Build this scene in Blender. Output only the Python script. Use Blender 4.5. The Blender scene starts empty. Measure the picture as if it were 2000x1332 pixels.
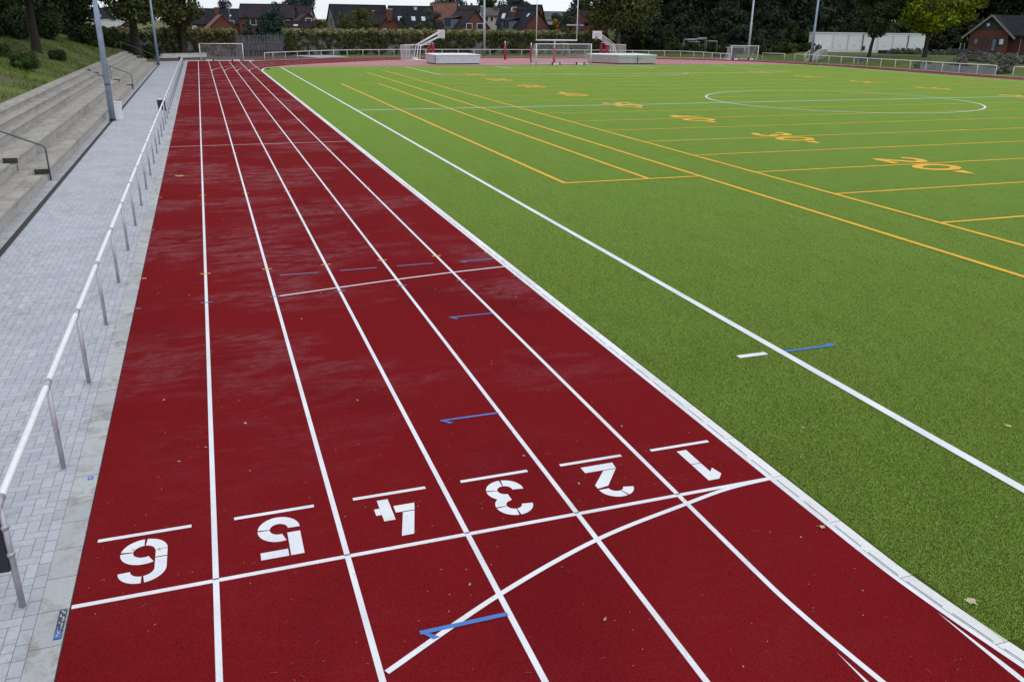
import bpy, math, random
import numpy as np
from mathutils import Vector, Matrix
random.seed(7)
rng = np.random.default_rng(11)
sc = bpy.context.scene
col = sc.collection
PI = math.pi

# ------------------------------------------------------------------ camera
FPX, YAW, PITCH, ROLL = 1649.993, .33970, .35942, .011875
CAM = np.array([1.6052, -7.1057, 4.8913])
cy, sy, cp, sp = math.cos(YAW), math.sin(YAW), math.cos(PITCH), math.sin(PITCH)
fw = np.array([sy*cp, cy*cp, -sp]); rt0 = np.array([cy, -sy, 0.0]); up0 = np.cross(rt0, fw)
rt = rt0*math.cos(ROLL) + up0*math.sin(ROLL); up = -rt0*math.sin(ROLL) + up0*math.cos(ROLL)
cd = bpy.data.cameras.new('camera'); cam = bpy.data.objects.new('camera', cd); col.objects.link(cam)
cam.matrix_world = Matrix(((rt[0], up[0], -fw[0], CAM[0]), (rt[1], up[1], -fw[1], CAM[1]), (rt[2], up[2], -fw[2], CAM[2]), (0, 0, 0, 1)))
cd.sensor_fit = 'HORIZONTAL'; cd.sensor_width = 36.0; cd.lens = 36.0*FPX/2000.0
cd.clip_start = 0.05; cd.clip_end = 9000
sc.camera = cam

def ray(u, v): return fw + rt*(u-1000)/FPX + up*(666-v)/FPX
def at(u, v, D): return CAM + ray(u, v)*D                 # photo pixel + distance -> point
def g(u, v, z=0.0):
    d = ray(u, v); return CAM + d*((z-CAM[2])/d[2])

# ------------------------------------------------------------------ node materials
class NT:
    def __init__(s, name):
        s.m = bpy.data.materials.new(name); s.m.use_nodes = True
        s.t = s.m.node_tree; s.n = s.t.nodes; s.l = s.t.links
        s.b = s.n['Principled BSDF']
        s.geo = None
    def node(s, typ, **kw):
        n = s.n.new(typ)
        for k, v in kw.items(): setattr(n, k, v)
        return n
    def put(s, sock, v):
        if hasattr(v, 'is_output'): s.l.new(v, sock)
        else: sock.default_value = v
    def pos(s):
        if not s.geo: s.geo = s.node('ShaderNodeNewGeometry')
        return s.geo.outputs['Position']
    def obj(s): return s.node('ShaderNodeTexCoord').outputs['Object']
    def math(s, op, a, b=0.0, c=None, clamp=False):
        n = s.node('ShaderNodeMath', operation=op); n.use_clamp = clamp
        s.put(n.inputs[0], a); s.put(n.inputs[1], b)
        if c is not None: s.put(n.inputs[2], c)
        return n.outputs[0]
    def xyz(s, vec):
        n = s.node('ShaderNodeSeparateXYZ'); s.put(n.inputs[0], vec); return n.outputs
    def comb(s, x, y, z=0.0):
        n = s.node('ShaderNodeCombineXYZ'); s.put(n.inputs[0], x); s.put(n.inputs[1], y); s.put(n.inputs[2], z); return n.outputs[0]
    def mapv(s, vec, scale=(1, 1, 1), rot=(0, 0, 0), loc=(0, 0, 0)):
        n = s.node('ShaderNodeMapping'); s.put(n.inputs[0], vec)
        n.inputs[1].default_value = loc; n.inputs[2].default_value = rot; n.inputs[3].default_value = scale
        return n.outputs[0]
    def noise(s, vec, scale, detail=4, rough=.55, dist=0):
        n = s.node('ShaderNodeTexNoise'); s.put(n.inputs['Vector'], vec)
        n.inputs['Scale'].default_value = scale; n.inputs['Detail'].default_value = detail
        n.inputs['Roughness'].default_value = rough; n.inputs['Distortion'].default_value = dist
        return n.outputs['Fac']
    def white(s, vec):
        n = s.node('ShaderNodeTexWhiteNoise'); s.put(n.inputs['Vector'], vec); return n.outputs['Value']
    def ramp(s, fac, a, b, c0=0.0, c1=1.0):
        n = s.node('ShaderNodeMapRange'); n.clamp = True
        s.put(n.inputs[0], fac); n.inputs[1].default_value = a; n.inputs[2].default_value = b
        n.inputs[3].default_value = c0; n.inputs[4].default_value = c1
        return n.outputs[0]
    def mix(s, fac, a, b, bt='MIX'):
        n = s.node('ShaderNodeMix', data_type='RGBA', blend_type=bt); n.clamp_factor = True
        s.put(n.inputs[0], fac)
        for sock, v in ((n.inputs[6], a), (n.inputs[7], b)):
            if hasattr(v, 'is_output'): s.l.new(v, sock)
            else: sock.default_value = (*v, 1) if len(v) == 3 else v
        return n.outputs[2]
    def scale(s, colr, f):
        return s.mix(1.0, colr, s.comb(f, f, f), 'MULTIPLY')
    def bump(s, h, strength=.3, dist=.01):
        n = s.node('ShaderNodeBump'); n.inputs['Strength'].default_value = strength; n.inputs['Distance'].default_value = dist
        s.put(n.inputs['Height'], h); s.l.new(n.outputs[0], s.b.inputs['Normal'])
    def done(s, color, rough=.7, spec=.5, metal=0.0):
        s.put(s.b.inputs['Base Color'], color if hasattr(color, 'is_output') else (*color, 1))
        s.put(s.b.inputs['Roughness'], rough); s.put(s.b.inputs['Specular IOR Level'], spec); s.put(s.b.inputs['Metallic'], metal)
        return s.m

def plain(name, c, rough=.6, spec=.5, metal=0, var=.25, scale=6.0, bump=0):
    t = NT(name)
    n = t.noise(t.obj(), scale, 5, .65)
    m = t.scale(tuple(c), t.ramp(n, .3, .7, 1-var, 1+var))
    if bump: t.bump(t.noise(t.obj(), scale*12, 3), bump, .01)
    return t.done(m, rough, spec, metal)

M = {}
# --- running track
def track_mat(name, base, damp_sheen, dark):
    t = NT(name); p = t.pos()
    s = t.mapv(p, (.55, 1.0, 1))
    big = t.noise(t.mapv(p, (.20, .30, 1), loc=(3.1, .6, 0)), 1.0, 5, .6, .4)
    med = t.noise(t.mapv(p, (1.1, 2.6, 1)), 1.0, 6, .68, .3)
    fine = t.noise(p, 60, 3, .7)
    grain = t.noise(p, 95, 3, .8)
    det = t.noise(t.mapv(p, (5, 12, 1)), 1.0, 5, .75)
    wet_sheen = t.math('MULTIPLY', t.math('MULTIPLY', t.ramp(big, .46, .56), t.ramp(med, .42, .56)), t.ramp(det, .36, .58, .15, 1))
    wet_sheen = t.math('MULTIPLY', wet_sheen, t.ramp(t.xyz(p)[1], 1.0, 7.0, .12, 1))
    c = t.mix(t.math('MULTIPLY', t.math('MULTIPLY', wet_sheen, .52), t.ramp(grain, .40, .56, .25, 1)), base, damp_sheen)  # damp patches; sky sheen on the wet film is put into the paler tint
    blot = t.noise(t.mapv(p, (.35, .2, 1)), 1.0, 4, .6)
    c = t.mix(t.ramp(blot, .48, .72, 0, .55), c, dark)
    c = t.scale(c, t.math('MULTIPLY', t.ramp(grain, .30, .70, .55, 1.50), t.ramp(fine, .3, .7, .82, 1.18)))
    pale = t.ramp(t.noise(p, 230, 1, .5), .74, .80, 0, .35)
    c = t.mix(pale, c, (.30, .10, .10))
    
    t.bump(grain, .5, .004)
    return t.done(c, t.ramp(wet_sheen, 0, 1, .9, .55), t.ramp(wet_sheen, 0, 1, .02, .14))
M['track'] = track_mat('red_polyurethane', (.172, .0085, .0112), (.195, .038, .056), (.118, .0062, .0090))
M['dzone'] = track_mat('pale_red_polyurethane', (.46, .22, .23), (.52, .32, .33), (.42, .19, .20))

def paint(name, c, var=.10, chip=.66):
    t = NT(name); p = t.pos()
    f = t.math('MULTIPLY', t.ramp(t.noise(p, 110, 3, .7), .25, .75, 1-var*1.5, 1+var), t.ramp(t.noise(p, 1.3, 4), .3, .7, 1-var*1.3, 1+var*.5))
    dirt = t.ramp(t.noise(t.mapv(p, (3, 3, 1)), 1.0, 6, .7), .55, .75, 0, .35)
    cc = t.mix(dirt, t.scale(c, f), tuple(x*.62 for x in c))
    chips = t.math('ADD', t.noise(p, 85, 3, .75), t.ramp(t.noise(p, 1.7, 4, .6), .3, .75, -.06, .10))
    t.put(t.b.inputs['Alpha'], t.ramp(chips, chip, chip+.05, 1, .12))
    t.bump(t.noise(p, 95, 3, .8), .5, .004)
    return t.done(cc, .65, .25)
M['white_paint'] = paint('white_line_paint', (.83, .84, .88))
M['pale_paint'] = paint('pale_line_paint', (.55, .42, .46))
M['yellow_paint'] = paint('yellow_line_paint', (.84, .46, .025))
M['blue_paint'] = paint('blue_line_paint', (.075, .21, .56))
M['blue_grey_paint'] = paint('dull_blue_line_paint', (.17, .20, .42))
M['navy_paint'] = paint('navy_tick_paint', (.09, .12, .25))
M['kerb_grey'] = plain('kerb_concrete', (.42, .42, .41), .85, .3, 0, .2, 5)

# --- artificial turf
def turf_colours(t, p, lo, hi, lay_c, brown_c):
    mot = t.noise(t.mapv(p, (1.0, .55, 1)), 1.3, 6, .7, .5)
    lay = t.noise(t.mapv(p, (2.2, .35, 1), (0, 0, 1.35)), 1.0, 6, .7, .4)
    big = t.noise(t.mapv(p, (.22, .07, 1), (0, 0, .25)), 1.0, 5, .65, .3)
    brown = t.noise(t.mapv(p, (.5, .9, 1), (0, 0, .5)), 1.0, 6, .68, .6)
    c = t.mix(t.ramp(mot, .30, .70), lo, hi)
    c = t.mix(t.math('MULTIPLY', t.ramp(lay, .45, .72, 0, .6), t.ramp(big, .35, .6, .3, 1)), c, lay_c)
    return t.mix(t.ramp(brown, .54, .72, 0, .5), c, brown_c)
def turf_mat():
    t = NT('turf_infill'); p = t.pos()
    c = turf_colours(t, p, (.040, .060, .005), (.054, .078, .008), (.064, .090, .012), (.070, .068, .009))
    c = t.scale(c, t.ramp(t.noise(p, 70, 3, .8), .3, .7, .5, 1.5))
    return t.done(c, .9, .1)
def fibre_mat():
    t = NT('turf_fibres'); p = t.pos()
    c = turf_colours(t, p, (.370, .585, .080), (.430, .650, .100), (.470, .660, .145), (.470, .520, .095))
    gi = t.node('ShaderNodeNewGeometry'); r = gi.outputs['Random Per Island']
    c = t.scale(c, t.ramp(r, 0, 1, .82, 1.18))
    t.done(c, .32, .8)
    tr = t.node('ShaderNodeBsdfTranslucent'); t.l.new(c, tr.inputs[0])
    mx_ = t.node('ShaderNodeMixShader'); mx_.inputs[0].default_value = .30
    t.l.new(t.b.outputs[0], mx_.inputs[1]); t.l.new(tr.outputs[0], mx_.inputs[2])
    t.l.new(mx_.outputs[0], t.n['Material Output'].inputs['Surface'])
    return t.m
M['fibre'] = fibre_mat()
M['turf'] = turf_mat()

# --- natural grass / terrain
def grass_mat():
    t = NT('mown_grass'); p = t.pos()
    a = t.noise(p, .35, 5, .6, .3); b = t.noise(p, 9, 4, .75); d = t.noise(t.mapv(p, (1, 1, 1), (0, 0, .4)), .16, 5, .6)
    c = t.mix(t.ramp(a, .3, .7), (.052, .085, .013), (.112, .160, .020))
    c = t.mix(t.math('MULTIPLY', t.ramp(d, .44, .56, 0, .95), t.ramp(t.noise(p, 2.2, 5, .7), .38, .58, .2, 1)), c, (.115, .095, .050))
    c = t.scale(c, t.ramp(b, .25, .75, .55, 1.5))
    t.bump(b, .7, .05)
    return t.done(c, .85, .2)
M['grass'] = grass_mat()
M['gravel'] = plain('dark_red_gravel', (.105, .062, .055), .9, .2, 0, .35, 2.5, .4)

# --- paving in elbow bond, blocks 20 x 10 cm
def paving_mat():
    t = NT('grey_block_paving'); p = t.pos(); x, y, _ = t.xyz(p)
    s = .118
    gx = t.math('DIVIDE', x, s); gy = t.math('DIVIDE', y, s)
    i = t.math('FLOOR', gx); j = t.math('FLOOR', gy)
    fx = t.math('SUBTRACT', gx, i); fy = t.math('SUBTRACT', gy, j)
    k = t.math('FLOORED_MODULO', t.math('SUBTRACT', i, j), 4)
    eq = lambda v: t.math('COMPARE', k, float(v), .1)
    e = [eq(q) for q in range(4)]
    L = t.math('ADD', fx, e[1]); R = t.math('ADD', t.math('SUBTRACT', 1.0, fx), e[0])
    B = t.math('ADD', fy, e[2]); T = t.math('ADD', t.math('SUBTRACT', 1.0, fy), e[3])
    d = t.math('MINIMUM', t.math('MINIMUM', L, R), t.math('MINIMUM', B, T))
    idv = t.comb(t.math('SUBTRACT', i, e[1]), t.math('SUBTRACT', j, e[2]), t.math('ADD', e[0], e[1]))
    rnd = t.white(idv)
    c = t.mix(rnd, (.405, .420, .470), (.490, .505, .555))
    stain = t.math('MULTIPLY', t.ramp(t.noise(p, 7, 4, .65, .4), .50, .63), t.ramp(t.noise(t.mapv(p, (1, .5, 1)), .55, 3), .42, .62, .12, 1))
    c = t.mix(t.math('MULTIPLY', stain, .50), c, (.215, .200, .185))
    c = t.scale(c, t.math('MULTIPLY', t.ramp(t.noise(p, 45, 3, .7), .3, .7, .90, 1.08), t.ramp(t.noise(p, .8, 3), .3, .7, .92, 1.06)))
    joint = t.ramp(d, .015, .055, 1, 0)
    c = t.mix(t.math('MULTIPLY', joint, .66), c, (.125, .125, .13))
    t.bump(t.ramp(d, .0, .07), .5, .006)
    return t.done(c, .72, .35)
M['paving'] = paving_mat()

def slab_mat(name, base, stainc, lx, ly, ox=0.0, stain_amt=.6, off=.5, jw=.006):
    """plain slabs with joints every lx / ly metres (0 = none)"""
    t = NT(name); p = t.pos(); x, y, z = t.xyz(p)
    dists = []
    ix = 0.0
    if lx:
        gx = t.math('DIVIDE', t.math('SUBTRACT', x, ox), lx); ix = t.math('FLOOR', gx); f = t.math('SUBTRACT', gx, ix)
        dists.append(t.math('MULTIPLY', t.math('MINIMUM', f, t.math('SUBTRACT', 1.0, f)), lx))
    yy = t.math('ADD', y, t.math('MULTIPLY', ix, off*ly)) if lx else y
    gy = t.math('DIVIDE', yy, ly); iy = t.math('FLOOR', gy); f = t.math('SUBTRACT', gy, iy)
    dists.append(t.math('MULTIPLY', t.math('MINIMUM', f, t.math('SUBTRACT', 1.0, f)), ly))
    d = dists[0] if len(dists) == 1 else t.math('MINIMUM', *dists)
    rnd = t.white(t.comb(ix, iy, 0.0))
    c = t.scale(base, t.ramp(rnd, 0, 1, .90, 1.10))
    st = t.math('MULTIPLY', t.ramp(t.noise(p, 5.0, 6, .72, .5), .48, .58), t.ramp(t.noise(p, .9, 3), .40, .60, .1, 1))
    c = t.mix(t.math('MULTIPLY', st, stain_amt), c, stainc)
    c = t.scale(c, t.ramp(t.noise(p, 60, 3, .7), .3, .7, .88, 1.10))
    c = t.mix(t.ramp(d, jw*.4, jw, .8, 0), c, (.08, .08, .08))
    t.bump(t.noise(p, 60, 3, .7), .25, .004)
    return t.done(c, .8, .3)
M['edge_slab'] = slab_mat('pale_concrete_edging', (.43, .44, .45), (.245, .225, .195), 0, .50, 0, .75)
M['edge_row'] = slab_mat('edging_block_row', (.44, .455, .50), (.25, .24, .22), 0, .2, 0, .45)
M['foot_slab'] = slab_mat('foot_of_steps_slabs', (.40, .405, .42), (.22, .21, .19), 0, .4, 0, .6)
M['kerb_white'] = slab_mat('white_kerb_concrete', (.80, .80, .80), (.54, .52, .47), 0, 1.0, 0, .35)

def terrace_mat():
    t = NT('weathered_concrete_steps'); p = t.pos(); x, y, z = t.xyz(p)
    gx = t.math('DIVIDE', x, .42); ix = t.math('FLOOR', gx)
    gy = t.math('ADD', t.math('DIVIDE', y, .5), t.math('MULTIPLY', ix, .37)); iy = t.math('FLOOR', gy); f = t.math('SUBTRACT', gy, iy)
    d = t.math('MULTIPLY', t.math('MINIMUM', f, t.math('SUBTRACT', 1.0, f)), .5)
    rnd = t.white(t.comb(ix, iy, 0.0))
    c = t.mix(rnd, (.310, .285, .248), (.410, .380, .335))
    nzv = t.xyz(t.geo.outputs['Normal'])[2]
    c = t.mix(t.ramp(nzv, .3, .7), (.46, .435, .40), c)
    st = t.ramp(t.noise(t.mapv(p, (1.4, .5, 1.5)), 2.0, 6, .7, .4), .46, .66)
    c = t.mix(t.math('MULTIPLY', st, .55), c, (.185, .175, .155))
    n3 = t.ramp(t.noise(t.mapv(p, (2.5, 5, .35)), 1.0, 4, .6), .5, .7, 0, .5)
    c = t.mix(n3, c, (.40, .385, .365))
    moss = t.ramp(t.noise(p, 1.1, 5, .7), .66, .76, 0, .5)
    c = t.mix(moss, c, (.10, .10, .055))
    c = t.scale(c, t.ramp(t.noise(p, 40, 3, .7), .3, .7, .86, 1.12))
    jj = t.math('MULTIPLY', t.ramp(d, .008, .026, .75, 0), t.ramp(t.white(t.comb(iy, ix, 3.0)), .2, .8))
    c = t.mix(jj, c, (.07, .068, .06))
    t.bump(t.noise(p, 40, 3, .7), .3, .006)
    return t.done(c, .85, .25)
M['terrace'] = terrace_mat()
M['moss_shade'] = plain('moss_and_shade_concrete', (.055, .058, .042), .9, .2, 0, .5, 6, .3)  # moss on the end faces; also colours the painted shade under step lips
M['slot_grey'] = plain('slot_shadow_grey', (.12, .12, .13), .8, .2, 0, .3, 8)
M['drain'] = plain('drain_dark_grit', (.050, .045, .046), .85, .3, 0, .45, 25, .6)

# --- metals, plastics
M['galv'] = plain('galvanised_steel', (.46, .45, .51), .42, .5, .45, .12, 9)
M['galv_skylit'] = plain('skylit_galvanised_rail', (.84, .85, .88), .36, .5, .15, .08, 9)  # bright sky on the galvanised steel is put into this base colour
M['rail_grey'] = plain('dark_grey_handrail', (.085, .105, .14), .5, .4, .1, .2, 8)
M['pole'] = plain('blue_grey_mast', (.27, .34, .44), .45, .5, .25, .16, 3)
M['pole_pale'] = plain('pale_grey_mast', (.42, .46, .50), .45, .5, .25, .12, 3)
M['white_metal'] = plain('white_painted_metal', (.80, .81, .83), .4, .5, 0, .06, 8)
M['net'] = plain('net_cord', (.62, .63, .64), .8, .2, 0, .1, 8)
M['dark_plastic'] = plain('dark_plastic', (.022, .026, .036), .5, .4, 0, .2, 5)
M['rubber'] = plain('black_rubber', (.02, .02, .022), .8, .3, 0, .2, 9)
M['red_pad'] = plain('red_vinyl_padding', (.33, .025, .045), .5, .4, 0, .15, 5)
M['alu'] = plain('aluminium_sheet', (.56, .60, .66), .42, .5, .35, .10, 3)
M['alu_green'] = plain('brushed_aluminium_sheet', (.50, .53, .52), .30, .5, .70, .10, 3)
M['white_sheet'] = plain('white_sheet_metal', (.80, .81, .84), .5, .4, 0, .07, 2)
M['green_net'] = plain('green_cord', (.12, .30, .20), .8, .2)
M['orange'] = plain('orange_ring', (.45, .10, .04), .5)
M['blue_plastic'] = plain('blue_plastic', (.035, .09, .26), .5)
M['steel_dull'] = plain('dull_steel_bars', (.20, .20, .19), .5, .5, .4, .2, 8)
M['wood_stake'] = plain('pale_timber', (.36, .29, .19), .8, .2, 0, .2, 12)
M['sign_white'] = plain('white_board', (.74, .74, .76), .6)
M['mat_dark'] = plain('dark_grey_cushion', (.075, .075, .085), .8, .2, 0, .2, 4)
M['label_dark'] = plain('dark_blue_label', (.03, .05, .10), .5)
M['label_blue'] = plain('blue_label', (.06, .17, .50), .5)
M['timber_slats'] = plain('silvered_timber', (.150, .150, .165), .85, .2, 0, .4, 3)
M['panel_grey'] = plain('grey_fence_panel', (.17, .165, .17), .85, .2, 0, .3, 1.5)
M['conc_white'] = slab_mat('pale_wall_concrete', (.66, .66, .68), (.32, .30, .28), 1.1, 50.0, 0, .5)
M['conc_wall'] = plain('grey_wall_concrete', (.25, .26, .28), .85, .2, 0, .25, 2)

# --- buildings
def brick_mat(name, a, b, mortar, sc_=4.0):
    t = NT(name)
    tc = t.obj(); x, y, z = t.xyz(tc)
    n = t.node('ShaderNodeTexBrick'); t.put(n.inputs['Vector'], t.comb(t.math('ADD', x, y), z, 0.0))
    n.inputs['Color1'].default_value = (*a, 1); n.inputs['Color2'].default_value = (*b, 1); n.inputs['Mortar'].default_value = (*mortar, 1)
    n.inputs['Scale'].default_value = sc_; n.inputs['Mortar Size'].default_value = .012; n.inputs['Brick Width'].default_value = 1.0; n.inputs['Row Height'].default_value = .32
    c = t.scale(n.outputs['Color'], t.ramp(t.noise(tc, .7, 5, .65), .3, .7, .78, 1.18))
    return t.done(c, .85, .2)
M['brick'] = brick_mat('red_brick', (.170, .060, .046), (.130, .048, .038), (.17, .115, .10))
M['brick_brown'] = brick_mat('brown_brick', (.17, .060, .042), (.125, .048, .036), (.14, .10, .085))
M['brick_grey'] = brick_mat('grey_beige_brick', (.26, .22, .20), (.22, .185, .17), (.25, .22, .20))
M['brick_club'] = brick_mat('clubhouse_red_brick', (.145, .052, .040), (.112, .043, .034), (.10, .068, .058))
def tile_mat(name, a, b, rows=.33):
    t = NT(name); tc = t.obj(); x, y, z = t.xyz(tc)
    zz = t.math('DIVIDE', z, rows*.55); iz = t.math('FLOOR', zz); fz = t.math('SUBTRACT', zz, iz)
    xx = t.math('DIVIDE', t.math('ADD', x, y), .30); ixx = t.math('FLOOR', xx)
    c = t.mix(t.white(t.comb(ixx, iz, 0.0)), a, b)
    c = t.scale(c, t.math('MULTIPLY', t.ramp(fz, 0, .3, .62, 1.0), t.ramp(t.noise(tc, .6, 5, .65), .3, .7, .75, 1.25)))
    return t.done(c, .8, .15)
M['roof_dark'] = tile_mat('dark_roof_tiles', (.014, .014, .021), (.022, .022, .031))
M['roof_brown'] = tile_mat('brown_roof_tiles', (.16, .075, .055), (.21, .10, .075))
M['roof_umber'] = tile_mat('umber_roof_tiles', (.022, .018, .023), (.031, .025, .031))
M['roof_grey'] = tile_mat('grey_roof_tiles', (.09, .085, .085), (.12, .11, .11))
M['render_white'] = plain('white_render', (.62, .62, .62), .85, .2, 0, .08, 2)
M['render_cream'] = plain('cream_render', (.52, .46, .40), .85, .2, 0, .1, 2)
M['cladding_dark'] = plain('dark_cladding', (.035, .034, .042), .7, .3, 0, .2, 3)
M['slate_blue'] = plain('slate_blue_cladding', (.13, .16, .21), .7, .3, 0, .2, 3)
M['glass'] = plain('window_glass', (.035, .042, .055), .08, .6, 0, .2, 2)
M['glass_sky'] = plain('sky_reflection_glass', (.50, .56, .62), .15, .6, 0, .1, 2)  # pane with the reflected sky painted into its colour
M['frame_white'] = plain('white_window_frame', (.72, .72, .73), .5)
M['door_brown'] = plain('brown_timber_door', (.045, .030, .026), .5, .4, 0, .2, 4)

# --- plants
def leaf_mat(name, a, b, c2=None, sat=.25):
    t = NT(name); tc = t.obj()
    gi = t.node('ShaderNodeNewGeometry')
    r = gi.outputs['Random Per Island']
    n = t.noise(tc, .55, 3, .6)
    c = t.mix(t.ramp(n, .32, .68), a, b)
    if c2: c = t.mix(t.ramp(t.noise(t.mapv(tc, loc=(9, 3, 5)), .8, 3, .6), .56, .66), c, c2)
    c = t.scale(c, t.ramp(r, 0, 1, 1-sat*1.6, 1+sat*1.6))
    m = t.done(c, .7, .12)
    return m
M['leaf_dark'] = leaf_mat('dark_green_leaves', (.026, .042, .018), (.048, .070, .022))
M['leaf_wood'] = leaf_mat('dark_wood_leaves', (.018, .029, .021), (.038, .052, .028))
M['leaf_wood_b'] = leaf_mat('brownish_wood_leaves', (.022, .027, .018), (.046, .048, .024))
M['leaf_mid'] = leaf_mat('green_leaves', (.050, .070, .022), (.085, .105, .032), (.125, .105, .036))
M['leaf_olive'] = leaf_mat('olive_leaves', (.060, .068, .024), (.095, .10, .032), (.13, .105, .04))
M['leaf_yellow'] = leaf_mat('yellow_green_leaves', (.040, .065, .010), (.24, .29, .016), (.30, .30, .014))
M['leaf_conifer'] = leaf_mat('blue_green_needles', (.026, .050, .042), (.048, .082, .066))
M['leaf_purple'] = leaf_mat('purple_brown_leaves', (.040, .038, .050), (.062, .058, .070))
M['leaf_grey'] = leaf_mat('grey_green_leaves', (.060, .070, .052), (.095, .105, .075))
M['leaf_orange'] = leaf_mat('orange_leaves', (.30, .13, .025), (.38, .20, .04))
M['leaf_ivy_top'] = leaf_mat('flowering_ivy', (.17, .175, .055), (.30, .29, .13), (.36, .35, .22))
M['leaf_ivy'] = leaf_mat('hanging_ivy', (.052, .060, .025), (.120, .116, .048), (.165, .148, .068))
M['leaf_shrub'] = leaf_mat('shrub_leaves', (.030, .060, .018), (.055, .095, .024))
M['leaf_rough'] = leaf_mat('rough_grass_blades', (.070, .110, .018), (.125, .165, .026), (.165, .135, .060))
M['leaf_lavender'] = leaf_mat('grey_shrub_leaves', (.125, .132, .105), (.175, .178, .138))
M['bark'] = plain('dark_bark', (.040, .034, .028), .9, .2, 0, .4, 5, .6)
M['bark_pale'] = plain('grey_bark', (.095, .085, .072), .9, .2, 0, .35, 5, .6)
M['fallen'] = plain('fallen_leaf_yellow', (.42, .33, .10), .7, .2, 0, .2, 40)
M['fallen_pale'] = plain('fallen_leaf_pale', (.50, .43, .28), .7, .2, 0, .2, 40)
M['fleck'] = plain('dry_flecks', (.48, .37, .24), .7, .2, 0, .3, 40)
M['twig'] = plain('dry_twigs', (.28, .14, .09), .8, .2, 0, .3, 40)

# ------------------------------------------------------------------ mesh builder
class MB:
    def __init__(s): s.v = []; s.f = []
    def add(s, vs, fs):
        o = len(s.v); s.v += [tuple(map(float, p)) for p in vs]; s.f += [tuple(i+o for i in f) for f in fs]; return s
    def box(s, x0, x1, y0, y1, z0, z1):
        return s.add([(x0,y0,z0),(x1,y0,z0),(x1,y1,z0),(x0,y1,z0),(x0,y0,z1),(x1,y0,z1),(x1,y1,z1),(x0,y1,z1)],
                     [(3,2,1,0),(4,5,6,7),(0,1,5,4),(1,2,6,5),(2,3,7,6),(3,0,4,7)])
    def obox(s, c, ax, ay, az, hx, hy, hz):
        c = np.array(c, float); ax, ay, az = [np.array(a, float)/np.linalg.norm(a) for a in (ax, ay, az)]
        P = [c+ax*hx*i+ay*hy*j+az*hz*k for k in (-1, 1) for j in (-1, 1) for i in (-1, 1)]
        return s.add(P, [(0,2,3,1),(4,5,7,6),(0,1,5,4),(2,6,7,3),(0,4,6,2),(1,3,7,5)])
    def prism(s, poly, z0, z1):
        n = len(poly)
        a = sum(poly[i][0]*poly[(i+1) % n][1]-poly[(i+1) % n][0]*poly[i][1] for i in range(n))
        if a < 0: poly = poly[::-1]
        return s.add([(p[0], p[1], z0) for p in poly]+[(p[0], p[1], z1) for p in poly],
                     [tuple(range(n))[::-1], tuple(range(n, 2*n))]+[(i, (i+1) % n, n+(i+1) % n, n+i) for i in range(n)])
    def sheet(s, poly, z):
        n = len(poly)
        a = sum(poly[i][0]*poly[(i+1) % n][1]-poly[(i+1) % n][0]*poly[i][1] for i in range(n))
        if a < 0: poly = poly[::-1]
        return s.add([(p[0], p[1], z) for p in poly], [tuple(range(n))])
    def tube(s, pts, r, n=8, caps=True):
        pts = [np.array(p, float) for p in pts]; rs = r if hasattr(r, '__len__') else [r]*len(pts)
        o = len(s.v); u = None
        for i, p in enumerate(pts):
            d = pts[min(i+1, len(pts)-1)]-pts[max(i-1, 0)]; d = d/np.linalg.norm(d)
            if u is None:
                u = np.cross(d, (0, 0, 1) if abs(d[2]) < .9 else (0, 1, 0))
            u = u-d*np.dot(u, d); u = u/np.linalg.norm(u); w = np.cross(d, u)
            for k in range(n):
                a = 2*PI*k/n; s.v.append(tuple(p+(u*math.cos(a)+w*math.sin(a))*rs[i]))
        for i in range(len(pts)-1):
            for k in range(n):
                a = o+i*n+k; b = o+i*n+(k+1) % n; s.f.append((a, b, b+n, a+n))
        if caps:
            s.f.append(tuple(o+k for k in range(n))[::-1]); e = o+(len(pts)-1)*n; s.f.append(tuple(e+k for k in range(n)))
        return s
    def ribbon(s, pts, w, z):
        P = np.array([p[:2] for p in pts], float); T = np.gradient(P, axis=0); T /= np.linalg.norm(T, axis=1)[:, None]
        N = np.stack([-T[:, 1], T[:, 0]], -1)*w/2
        A = P+N; B = P-N; n = len(P)
        return s.add([(a[0], a[1], z) for a in A]+[(b[0], b[1], z) for b in B], [(i, n+i, n+i+1, i+1) for i in range(n-1)])
    def build(s, name, mat, parent=None, smooth=False, loc=None):
        me = bpy.data.meshes.new(name); me.from_pydata(s.v, [], s.f); me.update()
        if smooth:
            me.polygons.foreach_set('use_smooth', [True]*len(me.polygons))
        me.materials.append(M[mat] if isinstance(mat, str) else mat)
        o = bpy.data.objects.new(name, me); col.objects.link(o)
        if parent: o.parent = parent
        if loc is not None: o.location = loc
        return o

def tag(o, label=None, cat=None, group=None, kind=None):
    for k, v in (('label', label), ('category', cat), ('group', group), ('kind', kind)):
        if v: o[k] = v
    return o
def thing(name, label, cat, loc=(0, 0, 0), rz=0.0, group=None):
    o = bpy.data.objects.new(name, None); o.empty_display_size = .2; col.objects.link(o)
    o.location = loc; o.rotation_euler = (0, 0, rz)
    return tag(o, label, cat, group)
def struct(o): o['kind'] = 'structure'; return o
def copy_tree(o, parent=None):
    c = o.copy(); col.objects.link(c)
    if parent: c.parent = parent
    for ch in list(o.children): copy_tree(ch, c)
    return c

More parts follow.
